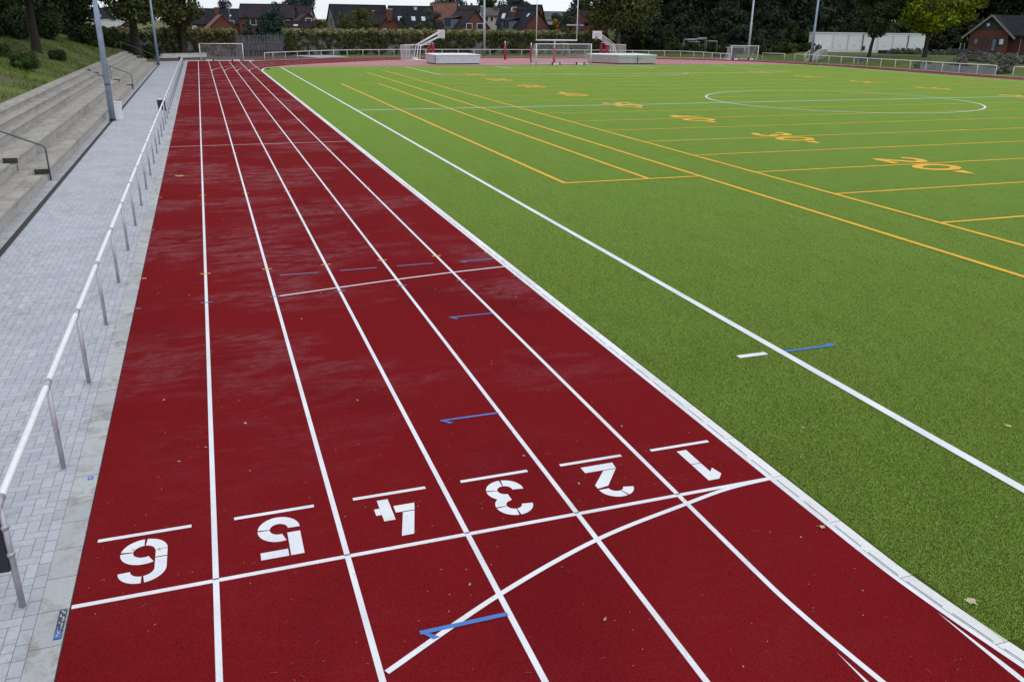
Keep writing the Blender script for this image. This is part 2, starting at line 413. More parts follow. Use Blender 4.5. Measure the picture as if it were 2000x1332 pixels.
# ------------------------------------------------------------------ layout numbers
XC, YC = 44.15, 44.07                     # centre of the pitch
XT, HL = 9.87, 50.1                       # near touchline, half length
LW = 1.22
def ell(a, b, n=96, t0=PI, t1=0, cyy=86.3):
    return [(XC+a*math.cos(t), cyy+b*math.sin(t)) for t in np.linspace(t0, t1, n)]
def smooth(pts, n=8):
    P = np.array(pts, float); out = []
    for i in range(len(P)-1):
        p0, p1, p2, p3 = P[max(i-1, 0)], P[i], P[i+1], P[min(i+2, len(P)-1)]
        for k in range(n):
            t = k/n; out.append(tuple(.5*((2*p1)+(-p0+p2)*t+(2*p0-5*p1+4*p2-p3)*t*t+(-p0+3*p1-3*p2+p3)*t**3)))
    out.append(tuple(P[-1])); return out
OUT = smooth([(7.34, 109.6), (9.6, 112.2), (18.35, 119.4), (31, 123.6), (47, 123.4), (61, 120.8), (70.5, 116.6), (77, 111.8), (82, 105.6), (84.6, 98), (85.7, 89), (85.8, 80)])
def sst(x): x = min(max(x, 0), 1); return x*x*(3-2*x)

# ------------------------------------------------------------------ terrain
def zt(x, y):
    z = -0.03
    if x < -3.5:
        k = max(0, min((-4.3-x)/2.4, 1))*1.37 + max(0, min(-6.68-x, 7))*.27
        k *= sst((120-y)/12) if y > 104 else 1
        z = max(z, -0.03+k)
    if x > 87.6 and y < 150:
        h = .80+.25*sst((y-83)/9)
        z = max(z, -0.03+h*sst((x-87.8)/8.5)+max(0, x-125)*.05)
    # wooded hillside
    w = (x-70)*.62+(y-128)*.55
    if x > 62 and w > 0: z = max(z, -0.03+min(w, 60)*.10*sst((x-62)/14)*sst((y-114)/16))
    return z
xs = [-3000, -1200, -500, -200, -110]+list(np.arange(-70, -14, 3.5))+list(np.arange(-14, 0, .8))+list(np.arange(0, 86, 4.3))+list(np.arange(86, 112, .9))+list(np.arange(112, 230, 4))+[300, 600, 1500, 3500]
ys = [-3000, -800, -200, -80]+list(np.arange(-40, 96, 2.4))+list(np.arange(96, 140, 1.4))+list(np.arange(140, 260, 5))+[320, 500, 1200, 4500]
mb = MB(); nx, ny = len(xs), len(ys)
mb.v = [(x, y, zt(x, y)) for y in ys for x in xs]
mb.f = [(j*nx+i, j*nx+i+1, (j+1)*nx+i+1, (j+1)*nx+i) for j in range(ny-1) for i in range(nx-1)]
struct(mb.build('ground', 'grass', smooth=True))

# ------------------------------------------------------------------ path, drain, edging
Y0, Y1 = -14.0, 111.0
path = struct(MB().box(-2.98, -.375, Y0, 104.5, -.2, 0).build('paved_path', 'paving'))
MB().box(-.37, -.265, Y0, Y1, -.2, 0.001).build('edging_row', 'edge_row', path)
MB().box(-.26, -.012, Y0, Y1, -.2, 0.004).build('edging_slabs', 'edge_slab', path)
MB().box(-3.60, -3.13, Y0, 103, -.2, 0.0).build('foot_slabs', 'foot_slab', path)
MB().box(-3.125, -2.985, Y0, 102.3, -.2, -.006).build('drain', 'drain', path)
mb = MB().sheet([(-3.5, 104.5), (-.375, 104.5), (-.375, 111.6), (2, 113.6), (-3, 111), (-5, 108)], -.012)
mb.build('path_apron', 'paving', path)
mb = MB(); mb.ribbon([(-.4, 112.7), (8.0, 112.4)], 3.7, 0.002); mb.build('track_end_paving', 'edge_slab', path)
o2 = [(p[0], p[1]) for p in OUT]
mb = MB(); mb.ribbon(o2+[(85.8, y) for y in range(75, -20, -5)], 1.5, -.004); struct(mb.build('kerb_strip', 'edge_slab'))
struct(MB().sheet([(-4, 114.2), (9.5, 114.2), (13, 117.6), (20, 122), (20, 131), (-14, 131), (-14, 119)], -.015).build('gravel_area', 'gravel'))
a_, b_, c_, d_ = (17.2, 121.0), (22.5, 125.5), (20.5, 131.5), (14.5, 131)
struct(MB().sheet([a_, b_, c_, d_], -.008).build('side_path', 'edge_slab'))
struct(MB().sheet([(62, 123.5), (69, 121), (77, 116.5), (83, 110.5), (88, 118), (88, 140), (60, 140)], -.014).build('sports_court', 'dzone'))

NB = [(y, .073*max(0, -1.7-y)**1.5) for y in np.linspace(-1.5, Y0, 90)]          # the near bend begins: inner edge swings right
# ------------------------------------------------------------------ track surface and turf
outl = [(0, Y0), (0, 110.9), (7.34, 110.9)]+OUT+[(85.8, Y0)]
track = struct(MB().sheet(outl, .004).build('running_track', 'track'))
DZ = smooth([(8.4, 94.5), (10.5, 98.5), (16.35, 104.6), (25, 112.0), (37, 117.5), (48, 118.2), (61, 115.6), (70, 111.5), (77.5, 104), (80.2, 94.0), (80.4, 92)])
dz = struct(MB().sheet([(9, 94.3)]+DZ+[(76, 92)], .008).build('high_jump_apron', 'dzone'))
corner = [(7.470, 86.0), (7.60, 89.0), (7.95, 91.8), (8.5, 93.9), (9.6, 95.4), (11.6, 96.2)]
corner = smooth(corner, 6)
cr2 = [(2*XC-p[0], p[1]) for p in corner][::-1]
turf = struct(MB().sheet([(7.470+q, y) for y, q in NB[::-1]]+corner+[(30, 97.0), (58, 97.0)]+cr2+[(2*XC-7.53, Y0)], .012).build('turf_pitch', 'turf'))
# kerb with drainage slots between lane 1 and the turf
mb = MB(); y = Y0
mb = MB().box(7.333, 7.470, -1.5, 86.0, -.1, .012); mb.ribbon([(7.4015+q, y) for y, q in NB], .137, .012)
kerb = struct(mb.build('inner_kerb', 'kerb_white'))
mb = MB()
for yy in np.arange(Y0, 86, .5):
    if yy > -1.6: mb.box(7.343, 7.353, yy+.04, yy+.44, .0, .0132)
    else:
        q0, q1 = [.073*max(0, -1.7-v)**1.5 for v in (yy+.04, yy+.44)]
        mb.add([(7.343+q0, yy+.04, .0132), (7.353+q0, yy+.04, .0132), (7.353+q1, yy+.44, .0132), (7.343+q1, yy+.44, .0132)], [(0, 1, 2, 3)])
o = mb.build('drain_slot', 'slot_grey', kerb)
mb = MB(); mb.ribbon([(7.44, 86)]+[(p[0]-.09, p[1]) for p in corner[1:]], .18, .030); mb.build('kerb_bend', 'kerb_white', kerb)

# ---- track markings (parts of the track)
ZM = .008
def mark(name, mat, build, parent=track):
    mb = MB(); build(mb); return mb.build(name, mat, parent)
for k in range(1, 6):
    mark('lane_line', 'white_paint', lambda mb: mb.box(LW*k-.027, LW*k+.027, Y0 if k < 5 else -1.5, 110.6, .0, ZM))
mark('inner_line', 'white_paint', lambda mb: (mb.box(7.275, 7.333, -1.5, 86, .0, ZM), mb.ribbon([(7.304+q, y) for y, q in NB], .058, ZM)))
mark('lane_line', 'white_paint', lambda mb: mb.ribbon([(LW*5+q, y) for y, q in NB], .055, ZM+.0008))
mark('inner_line', 'white_paint', lambda mb: mb.ribbon([(7.30, 86), (7.30, 110.6)], .055, ZM))
def finish(mb):
    for k in range(6):
        mb.box((LW*k+.028 if k else .005), (LW*(k+1)-.028 if k < 5 else 7.274), -.026, .026, 0, ZM)
mark('finish_line', 'white_paint', finish)
for k in range(1, 6):
    mark('finish_tick', 'navy_paint', lambda mb: mb.sheet([(LW*k-.026, .012), (LW*k+.026, .012), (LW*k+.026, .03), (LW*k-.026, .03)], ZM+.0025))
mark('curved_start_line', 'white_paint', lambda mb: mb.ribbon(smooth([(7.27, -.01), (6.7, -.055), (6.09, -.19), (4.9, -.5), (3.68, -1.02), (2.49, -1.68)], 8), .055, ZM+.0015))
# starts of the waterfall lines in the foreground (thin wedges)
for xw, yw in ((7.304, -2.50), (6.10, -2.64)):
    mark('merging_line', 'white_paint', lambda mb: mb.sheet([(xw-.006, yw), (xw+.026, yw-.75), (xw+.026, -9), (xw-.029, -9), (xw-.029, yw-.75)], ZM-.001))
# curved lane lines into the bend and back straight
for k in range(0, 5):
    a = 36.83+LW*k; b = 32.6+LW*k
    P = [p for p in ell(a, b, 140)]
    def inside(p):
        return True
    P2 = P+[(XC+a, y) for y in np.arange(84, Y0, -4)]
    mark('bend_lane_line', 'white_paint', lambda mb: mb.ribbon(P2 if k else P2[20:], .06, ZM+.001*1.2))
for Y in (30.65, 51.5, 61.5, 76.8, 81.5):
    mark('cross_line', 'white_paint' if Y < 40 else 'pale_paint', lambda mb: mb.ribbon([(0.02, Y), (3.6, Y-.02), (7.27, Y-.04)], .05, ZM+.001))
mark('cross_line', 'white_paint', lambda mb: mb.ribbon(smooth([(2.5, 8.75), (3.66, 8.98), (4.88, 9.2), (6.1, 9.37), (7.27, 9.48)]), .05, ZM+.001))
# exchange ticks across each lane line
for Y, mat, hw, th in ((8.75, 'blue_grey_paint', .10, .04), (10.75, 'yellow_paint', .10, .05), (15.2, 'pale_paint', .06, .035), (18.1, 'blue_grey_paint', .09, .035), (19.5, 'yellow_paint', .10, .05),
                       (24.4, 'pale_paint', .06, .04), (27.5, 'blue_grey_paint', .09, .04), (28.2, 'yellow_paint', .10, .06), (32.9, 'pale_paint', .06, .05), (36.6, 'pale_paint', .1, .06), (45, 'pale_paint', .1, .07), (55, 'yellow_paint', .1, .07)):
    for k in range(0, 7):
        x0 = max(LW*k-hw, .01); x1 = min(LW*k+hw, 7.27)
        mark('exchange_tick', mat, lambda mb: mb.sheet([(x0, Y-th/2), (x1, Y-th/2), (x1, Y+th/2), (x0, Y+th/2)], ZM+.0028))
def half_arrow(x0, x1, Y, w=.042, hook=True):
    def f(mb):
        mb.sheet([(x0, Y-w/2), (x1, Y-w/2), (x1, Y+w/2), (x0, Y+w/2)], ZM+.0035)
        if hook: mb.sheet([(x0, Y+.01), (x0+.03, Y+.01), (x0+.15, Y-.10), (x0+.09, Y-.115)], ZM+.0042)
    return f
mark('blue_arrow', 'blue_paint', half_arrow(4.06, 4.86, 2.62))
mark('blue_arrow', 'blue_paint', half_arrow(2.85, 3.64, -1.31, .05))
mark('blue_arrow', 'blue_paint', half_arrow(5.26, 6.07, 6.59))
mark('blue_arrow', 'blue_grey_paint', half_arrow(6.47, 7.22, 10.14, .05))
for xa, xb in ((2.65, 3.44), (3.87, 4.65), (5.08, 5.88)):
    mark('blue_dash', 'blue_grey_paint', half_arrow(xa, xb, 10.18, .045, False))
# ---- lane numbers, stencilled, read from the far side
def sector(mb, c, ro, ri, a0, a1, z, n=14):
    A = np.linspace(math.radians(a0), math.radians(a1), n)
    O = [(c[0]+ro*math.cos(a), c[1]+ro*math.sin(a), z) for a in A]; I = [(c[0]+ri*math.cos(a), c[1]+ri*math.sin(a), z) for a in A]
    mb.add(O+I, [(i, i+1, n+i+1, n+i) for i in range(n-1)])
def esector(mb, c, ro, ri, sy_, a0, a1, z):
    """ring sector stretched by sy_ in y"""
    sub = MB(); sector(sub, (0, 0), ro, ri, a0, a1, z)
    mb.add([(c[0]+p[0], c[1]+p[1]*sy_, p[2]) for p in sub.v], sub.f)
ZN = ZM+.0005
def n1(m): m.sheet([(6.595, .91), (6.725, .91), (6.722, .572), (6.595, .572)], ZN); m.sheet([(6.595, .56), (6.722, .56), (6.722, .35), (6.79, .425), (6.82, .27), (6.735, .175), (6.595, .175)], ZN)
def n2(m):
    m.sheet([(5.31, .905), (5.72, .905), (5.705, .77), (5.31, .77)], ZN)
    m.sheet([(5.535, .757), (5.695, .757), (5.445, .43), (5.305, .405), (5.305, .48)], ZN)
    esector(m, (5.51, .375), .205, .085, 1.0, 181, 286, ZN); esector(m, (5.51, .375), .205, .085, 1.0, 292, 347, ZN)
def n3(m):
    esector(m, (4.30, .70), .21, .085, 1.03, -8, 84, ZN); esector(m, (4.30, .70), .21, .085, 1.03, 90, 168, ZN)
    esector(m, (4.30, .70), .21, .085, 1.03, 174, 272, ZN)
    esector(m, (4.30, .385), .205, .085, 1.03, 92, 180, ZN+.0008); esector(m, (4.30, .385), .205, .085, 1.03, 186, 266, ZN+.0008); esector(m, (4.30, .385), .205, .085, 1.03, 272, 352, ZN+.0008)
def n4(m):
    m.sheet([(2.90, .92), (3.02, .92), (3.02, .495), (2.90, .495)], ZN); m.sheet([(2.84, .755), (2.899, .755), (2.899, .625), (2.84, .625)], ZN)
    m.sheet([(3.05, .76), (3.28, .76), (3.252, .625), (3.05, .625)], ZN); m.sheet([(3.122, .61), (3.248, .61), (3.145, .178), (3.018, .178)], ZN)
def n5(m):
    esector(m, (1.845, .69), .21, .09, 1.1, -2, 172, ZN); esector(m, (1.845, .69), .21, .09, 1.1, 178, 286, ZN)
    m.sheet([(1.922, .60), (2.05, .60), (2.05, .188), (1.922, .188)], ZN); m.sheet([(1.64, .31), (1.903, .31), (1.903, .188), (1.64, .188)], ZN)
def n6(m):
    c = (.565, .70)
    esector(m, c, .215, .10, 1.03, 2, 84, ZN); esector(m, c, .215, .10, 1.03, 91, 170, ZN); esector(m, c, .215, .10, 1.03, 177, 296, ZN)
    m.sheet([(.672, .70), (.78, .70), (.78, .575), (.672, .575)], ZN); m.sheet([(.672, .56), (.78, .56), (.78, .39), (.672, .39)], ZN)
    esector(m, (.565, .39), .215, .107, 1.0, 277, 360, ZN); esector(m, (.565, .39), .215, .107, 1.0, 182, 269, ZN)
for i, f in enumerate((n6, n5, n4, n3, n2, n1)):
    mark('lane_number', 'white_paint', f)
    xa = [.12, 1.42, 2.66, 3.88, 5.10, 6.30][i]; xb = [1.0, 2.24, 3.47, 4.69, 5.90, 7.11][i]
    mark('number_bar', 'white_paint', lambda mb: mb.sheet([(xa, 1.005), (xb, 1.005), (xb, 1.06), (xa, 1.06)], ZN))

# ---- pitch markings (parts of the turf)
ZT = .0275
def pm(name, mat, build): return mark(name, mat, build, turf)
XR = 2*XC-XT; W = .13
gl0, gl1 = YC-HL, YC+HL
pm('touchline', 'white_paint', lambda m: m.box(XT-W/2, XT+W/2, gl0, gl1, ZT-.003, ZT)); pm('touchline', 'white_paint', lambda m: m.box(XR-W/2, XR+W/2, gl0, gl1, ZT-.003, ZT))
pm('goal_line', 'white_paint', lambda m: m.box(XT+W/2, XR-W/2, gl1-W/2, gl1+W/2, ZT-.003, ZT)); pm('halfway_line', 'white_paint', lambda m: m.box(XT+W/2, XR-W/2, YC-W/2, YC+W/2, ZT-.003, ZT))
RC = 9.25
pm('centre_circle', 'white_paint', lambda m: m.ribbon([(XC+RC*math.cos(a), YC+RC*math.sin(a)) for a in np.linspace(0, 2*PI, 129)], W, ZT+.0012))
def pbox(hw, dep):
    def f(m):
        y = gl1-dep
        m.box(XC-hw-W/2, XC-hw+W/2, y, gl1-W/2, ZT-.003, ZT); m.box(XC+hw-W/2, XC+hw+W/2, y, gl1-W/2, ZT-.003, ZT); m.box(XC-hw+W/2, XC+hw-W/2, y-W/2, y+W/2, ZT-.003, ZT)
    return f
pm('penalty_box', 'white_paint', pbox(20.3, 16.65)); pm('goal_area_box', 'white_paint', pbox(9.2, 5.5))
a0 = math.asin((16.65-11)/RC)
pm('penalty_arc', 'white_paint', lambda m: m.ribbon([(XC+RC*math.cos(a), gl1-11+RC*math.sin(a)) for a in np.linspace(PI+a0, 2*PI-a0, 40)], W, ZT+.001))
pm('halfway_dash', 'white_paint', lambda m: m.box(9.08, 9.60, 3.31, 3.42, ZT-.003, ZT))
pm('blue_dash', 'blue_paint', lambda m: (m.box(9.94, 10.89, 3.31, 3.37, ZT-.003, ZT+.002), m.sheet([(10.72, 3.38), (10.86, 3.44), (10.9, 3.38)], ZT)))
# fibres of the turf: one tile of blades set out over the pitch
def fibre_tile():
    r = np.random.default_rng(5); n = 14000
    P = r.random((n, 2))-.5; a = r.random(n)*2*PI; lean = r.random(n)*.9+.15; la = r.random(n)*2*PI; h = .0085+.0065*r.random(n); w_ = .0008+.0009*r.random(n)
    ax = np.stack([np.cos(a), np.sin(a), 0*a], -1); t = np.stack([np.cos(la)*np.sin(lean), np.sin(la)*np.sin(lean), np.cos(lean)], -1)
    B = np.stack([P[:, 0], P[:, 1], 0*a], -1)
    T = B+t*(h/np.cos(lean).clip(.55))[:, None]
    V = np.stack([B-ax*w_[:, None], B+ax*w_[:, None], T+ax*w_[:, None]*.55, T-ax*w_[:, None]*.55], 1).reshape(-1, 3)
    n_ = len(V)//4
    me = bpy.data.meshes.new('fibre_tile'); me.vertices.add(n_*4); me.loops.add(n_*4); me.polygons.add(n_)
    me.vertices.foreach_set('co', V.astype(np.float32).ravel()); me.loops.foreach_set('vertex_index', np.arange(n_*4, dtype=np.int32)); me.polygons.foreach_set('loop_start', np.arange(0, n_*4, 4, dtype=np.int32)); me.update(calc_edges=True)
    me.materials.append(M['fibre']); return bpy.data.objects.new('fibre_tile', me)
tile = fibre_tile()
pts = []
for ix in range(73):
    for iy in range(105):
        x, y = 7.985+ix, -8.5+iy
        q = .073*max(0, -1.7-y)**1.5
        if y < -1.5: x += q
        xb = float(np.interp(y+.2, [p[1] for p in corner], [p[0] for p in corner]))
        if y > 86 and (x-.5 < xb-.2 or x+.5 > 2*XC-xb+.2): continue
        if x > 80.4 or y > 96.4: continue
        pts.append((x, y, .012))
fm = bpy.data.meshes.new('turf_fibres'); fm.from_pydata(pts, [], []); fm.update()
fo = bpy.data.objects.new('turf_fibres', fm); col.objects.link(fo)
ng = bpy.data.node_groups.new('spread_fibres', 'GeometryNodeTree')
ng.interface.new_socket('Geometry', in_out='INPUT', socket_type='NodeSocketGeometry'); ng.interface.new_socket('Geometry', in_out='OUTPUT', socket_type='NodeSocketGeometry')
gi_, go_ = ng.nodes.new('NodeGroupInput'), ng.nodes.new('NodeGroupOutput')
oi = ng.nodes.new('GeometryNodeObjectInfo'); oi.inputs['Object'].default_value = tile; oi.inputs['As Instance'].default_value = True
ip = ng.nodes.new('GeometryNodeInstanceOnPoints'); rv = ng.nodes.new('FunctionNodeRandomValue'); rv.data_type = 'INT'
rv.inputs[4].default_value = 0; rv.inputs[5].default_value = 3
mu = ng.nodes.new('ShaderNodeMath'); mu.operation = 'MULTIPLY'; mu.inputs[1].default_value = PI/2
cx3 = ng.nodes.new('ShaderNodeCombineXYZ')
ng.links.new(rv.outputs[2], mu.inputs[0]); ng.links.new(mu.outputs[0], cx3.inputs[2]); ng.links.new(cx3.outputs[0], ip.inputs['Rotation'])
ng.links.new(gi_.outputs[0], ip.inputs['Points']); ng.links.new(oi.outputs['Geometry'], ip.inputs['Instance']); ng.links.new(ip.outputs[0], go_.inputs[0])
md = fo.modifiers.new('fibres', 'NODES'); md.node_group = ng
fo['kind'] = 'stuff'; fo['label'] = 'short green artificial fibres of the turf pitch'; fo['category'] = 'turf'
# american football lines
YS = 4.243; FX0, FX1 = 19.8, 2*XC-19.8; OX0, OX1 = 17.45, 2*XC-17.45; w = .155; ZY = ZT+.0025
yel = lambda x0, x1, y0, y1: (lambda m: m.sheet([(x0, y0), (x1, y0), (x1, y1), (x0, y1)], ZY))
for x, ya, yb in ((FX0, -8, 87.4), (OX0, -8, 83.7), (FX1, -8, 87.4), (OX1, -8, 83.7)):
    pm('side_line', 'yellow_paint', yel(x-w/2, x+w/2, ya, yb))
for sx in (lambda x: x, lambda x: 2*XC-x):
    for x, ya, yb in ((12.38, 18.35, 66.8), (15.45, 18.45, 66.6)):
        pm('team_area_line', 'yellow_paint', yel(min(sx(x-w/2), sx(x+w/2)), max(sx(x-w/2), sx(x+w/2)), ya, yb))
    for y in (18.40, 66.75):
        a, b = sorted((sx(12.33), sx(17.40))); pm('team_area_line', 'yellow_paint', lambda m: m.sheet([(a, y-w/2), (b, y-w/2), (b, y+w/2), (a, y+w/2)], ZY+.001))
for i in range(-10, 11):
    if i == 0: continue
    y = YC+YS*i
    pm('yard_line', 'yellow_paint', yel(FX0+w/2, FX1-w/2, y-.07, y+.07))
    for xm in (XC-6.2, XC+6.2):
        pm('hash_mark', 'yellow_paint', lambda m: m.sheet([(xm-.3, y-.12), (xm+.3, y-.12), (xm+.3, y+.12), (xm-.3, y+.12)], ZY+.001))
def stroke(m, pts, wd, z):
    P = np.array(pts, float); n = len(P); A = []; B = []
    for i in range(n):
        d0 = P[i]-P[i-1] if i else P[1]-P[0]; d1 = P[i+1]-P[i] if i < n-1 else P[-1]-P[-2]
        d0 = d0/np.linalg.norm(d0); d1 = d1/np.linalg.norm(d1); n0 = np.array([-d0[1], d0[0]]); n1_ = np.array([-d1[1], d1[0]])
        mm = n0+n1_; mm = mm/max(np.dot(mm, mm), .5)*2*.5*wd
        A.append(P[i]+mm*1.0); B.append(P[i]-mm*1.0)
    m.add([(p[0], p[1], z) for p in A]+[(p[0], p[1], z) for p in B], [(i, n+i, n+i+1, i+1) for i in range(n-1)])
def arc(cx_, cy_, rx, ry, a0_, a1_, n=14): return [(cx_+rx*math.cos(math.radians(a)), cy_+ry*math.sin(math.radians(a))) for a in np.linspace(a0_, a1_, n)]
GL = {'0': [arc(.5, .5, .38, .40, 0, 360, 28)], '1': [[(.25, .72), (.5, .95), (.5, 0)]],
      '2': [arc(.5, .68, .36, .24, 170, -40, 14)+[(.14, .09)], [(.06, .09), (.92, .09)]],
      '3': [arc(.48, .70, .34, .21, 160, -80, 14), arc(.48, .30, .38, .21, 80, -160, 14)],
      '4': [[(.68, 0), (.68, .92), (.1, .32)], [(.05, .30), (.95, .30)]],
      '5': [[(.85, .91), (.22, .91), (.18, .52)], arc(.48, .32, .38, .24, 130, -150, 14)]}
def yard_number(txt, y, far_arrow, right):
    def f(m):
        k = 0
        def put(pts):       # glyph units -> pitch: text runs along -Y, up is +X on the near side; turned about on the far side
            out = []
            for (u_, v_) in pts:
                X = 26.20+v_*1.93; Y = y-u_
                if right: X = 2*XC-X; Y = 2*y-Y
                out.append((X, Y))
            return out
        wid = 1.42
        for ci, ch in enumerate(txt):
            for q in GL[ch]:
                # width in glyph space then mapped
                sub = MB(); stroke(sub, [(-1.95+ci*1.95+p[0]*1.85 if ci else -2.12+p[0]*1.85, p[1]) if False else ((-1.62 if ci == 0 else .14)+p[0]*wid, p[1]*1.93) for p in q], .37, 0)
                P = put([(p[0], p[1]/1.93) for p in sub.v])
                z = ZY+.002+.0006*k; k += 1
                m.add([(p[0], p[1], z) for p in P], sub.f)
        s = -1 if far_arrow else 1
        if right: s = -s
        tri = [(s*1.78, .38), (s*1.70, .72), (s*2.55, .56)]
        m.add([(p[0], p[1], ZY+.002) for p in put(tri)], [(0, 1, 2)])
    pm('yard_number', 'yellow_paint', f)
for right in (False, True):
    for i, txt in ((-8, '10'), (-6, '20'), (-4, '30'), (-2, '40'), (0, '50'), (2, '40'), (4, '30'), (6, '20'), (8, '10')):
        if i == 0:
            def f50(m): pass
        yard_number(txt, YC+YS*i, i > 0, right) if i else yard_number(txt, YC, False, right)

# ------------------------------------------------------------------ concrete terrace with stair gaps
prof = [(-3.42, .36), (-4.243, .742), (-5.216, 1.04), (-5.60, 1.24), (-6.09, 1.44), (-6.70, None)]
terr = thing('concrete_terrace', 'long weathered concrete terrace of seating steps rising beside the grey paved path', 'terrace', (-3.42, 40, 0))
sections = [(-14, 22.35), (23.55, 62.3), (63.5, 101)]
tl = lambda mb, name, mat: mb.build(name, mat, terr, loc=(3.42, -40, 0))
for i in range(5):
    x1, z1 = prof[i]; x0 = prof[i+1][0]
    mb = MB()
    for (ya, yb) in sections: mb.box(x0-.4 if i < 4 else x0, x1, ya, yb, -.1 if i == 0 else prof[i-1][1]-.12, z1)
    # thin overhanging lip
    for (ya, yb) in sections: mb.box(x1-.004, x1+.025, ya+.002, yb-.002, z1-.07, z1-.002)
    tl(mb, 'step', 'terrace')
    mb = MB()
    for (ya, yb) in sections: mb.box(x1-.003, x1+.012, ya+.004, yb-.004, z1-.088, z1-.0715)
    tl(mb, 'lip_shade_strip', 'moss_shade')  # dark strip paints the shade line under each lip
    for ya, yb in ((22.35, 23.55), (62.3, 63.5)):
        mb = MB(); zb = prof[i-1][1] if i else 0
        mb.box(x0, x1-.03-(.36 if i < 3 else .2), ya+.003, yb-.003, -.1, z1-.003)           # recessed upper stair
        mb.box(x1-.03-(.36 if i < 3 else .2), x1-.03, ya+.003, yb-.003, -.1, (zb+z1)/2)
        tl(mb, 'stair', 'terrace')
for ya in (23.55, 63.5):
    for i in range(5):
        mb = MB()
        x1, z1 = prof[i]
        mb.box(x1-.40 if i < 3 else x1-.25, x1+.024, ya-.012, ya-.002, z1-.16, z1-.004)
        tl(mb, 'mossy_end_face', 'moss_shade')

def handrail(label, Y, zs, pts, posts):
    t = thing('handrail', label, 'handrail', (-3.37, Y, 0), 0, 'steel handrails on the terrace')
    MB().tube([(p[0]+3.37, 0, p[1]) for p in pts], .027, 10).build('rail', 'rail_grey', t, True)
    for x, z0, z1 in posts: MB().tube([(x+3.37, 0, z0), (x+3.37, 0, z1)], .025, 8).build('post', 'rail_grey', t, True)
for lab, Y in (('nearest grey steel handrail on the terrace steps at the left edge of the photo', 23.5), ('grey steel handrail crossing the terrace behind the tall near lamp mast', 63.4), ('thin grey handrail at the far end of the terrace steps by the bushes', 101.3)):
    handrail(lab, Y, 0, [(-3.37, 0.0), (-3.37, .98), (-3.40, 1.06), (-3.47, 1.11), (-6.65, 2.50), (-6.75, 2.53)], [(-4.75, .3, 1.65), (-6.72, 1.2, 2.51)])

# ------------------------------------------------------------------ railing along the path
rl = thing('railing', 'long galvanised railing between the paved path and the running track', 'railing', (-.405, 40, 0))
PY = [.155+2.612*i for i in range(-4, 40)]
rb = lambda mb, n, m, s=True: mb.build(n, m, rl, s, (.405, -40, 0))
rb(MB().tube([(-.405, PY[0]-.05, 1.06), (-.405, PY[-1]+.05, 1.06)], .034, 14), 'top_rail', 'galv_skylit')
proto = rb(MB().tube([(-.405, 0, 0), (-.405, 0, 1.03)], .029, 12).tube([(-.405, -.10, 1.06), (-.405, .10, 1.06)], .0375, 14), 'post', 'galv')
foot = MB().box(-.45, -.362, -.045, .045, 0, .006).build('foot_plate', 'edge_slab', proto)
for i, y in enumerate(PY):
    o = proto if i == 0 else copy_tree(proto, rl)
    o.location = (.405, y-40, 0)

def fence_run(name, label, pts, post_gap, parent_cat='railing', h=1.02, pr=.028, mat='white_metal', group=None, ends=True):
    P = np.array(pts, float); d = np.r_[0, np.cumsum(np.linalg.norm(np.diff(P, axis=0), axis=1))]
    n = max(1, round(d[-1]/post_gap)); s = np.linspace(0, d[-1], n+1)
    X = np.interp(s, d, P[:, 0]); Y = np.interp(s, d, P[:, 1])
    t = thing(name, label, parent_cat, (X[0], Y[0], 0), 0, group)
    o = np.array([X[0], Y[0]])
    sub = np.linspace(0, d[-1], max(2, int(d[-1]/1.2)+1))
    MB().tube([(np.interp(q, d, P[:, 0])-o[0], np.interp(q, d, P[:, 1])-o[1], h) for q in sub], pr*1.25, 8).build('top_rail', mat, t, True)
    m0 = None
    for x, y in zip(X, Y):
        if m0 is None: m0 = MB().tube([(0, 0, -.05), (0, 0, h)], pr, 8).build('post', mat, t, True)
        else:
            c = m0.copy(); col.objects.link(c); c.parent = t; c.location = (x-o[0], y-o[1], 0)
    return t
fence_run('railing', 'long white railing curving round the far bend before the ivy hedge', smooth([(9.2, 109.6), (10.9, 112.4), (19.8, 121.2), (26.1, 123.6), (33, 125.2), (47.7, 125.0), (60, 123.0), (68, 120.6), (74.5, 117.2), tuple(at(1424, 117, 124)[:2])]), 2.55, pr=.032)
fence_run('railing', 'short white two post railing right of the wheeled goal', [(83.6, 110.2), (85.6, 107.4)], 4, pr=.03)
fence_run('railing', 'long straight white railing beside the far right straight below the grass bank', [(86.4, 106), (86.45, 90), (86.5, 69.6)], 2.6, pr=.032)
fence_run('railing', 'white railing at the right edge of the photo beyond the gap', [(86.5, 67.3), (86.5, 52)], 2.6, pr=.032)

# bins on the near railing
def bin_(label, y, x=-.66):
    t = thing('litter_bin', label, 'bin', (x, y, 0), 0, 'dark litter bins on the path railing')
    MB().tube([(0, 0, .44), (0, 0, .50), (0, 0, .94), (0, 0, .96)], [.12, .13, .155, .15], 20).build('body', 'dark_plastic', t, True)
    MB().tube([(0, 0, .955), (0, 0, 1.0), (0, 0, 1.035)], [.16, .14, .05], 20).build('lid', 'alu', t, True)
    MB().box(.14, .235, -.04, .04, .40, .99).build('bracket', 'dark_plastic', t)
    [MB().tube([(.2, 0, z_), (.30, 0, z_)], .012, 8).tube([(.255, 0, z_-.02), (.255, 0, z_+.02)], .038, 12).build('clamp', 'galv', t, True) for z_ in (.55, .82)]
bin_('dark litter bin clamped to the nearest railing post at the left edge of the photo', .155, -.665)
bin_('dark round litter bin with pale lid hanging on the railing halfway along the path', 41.95)
bin_('dark litter bin hanging on the railing at the far end of the path', 99.3)

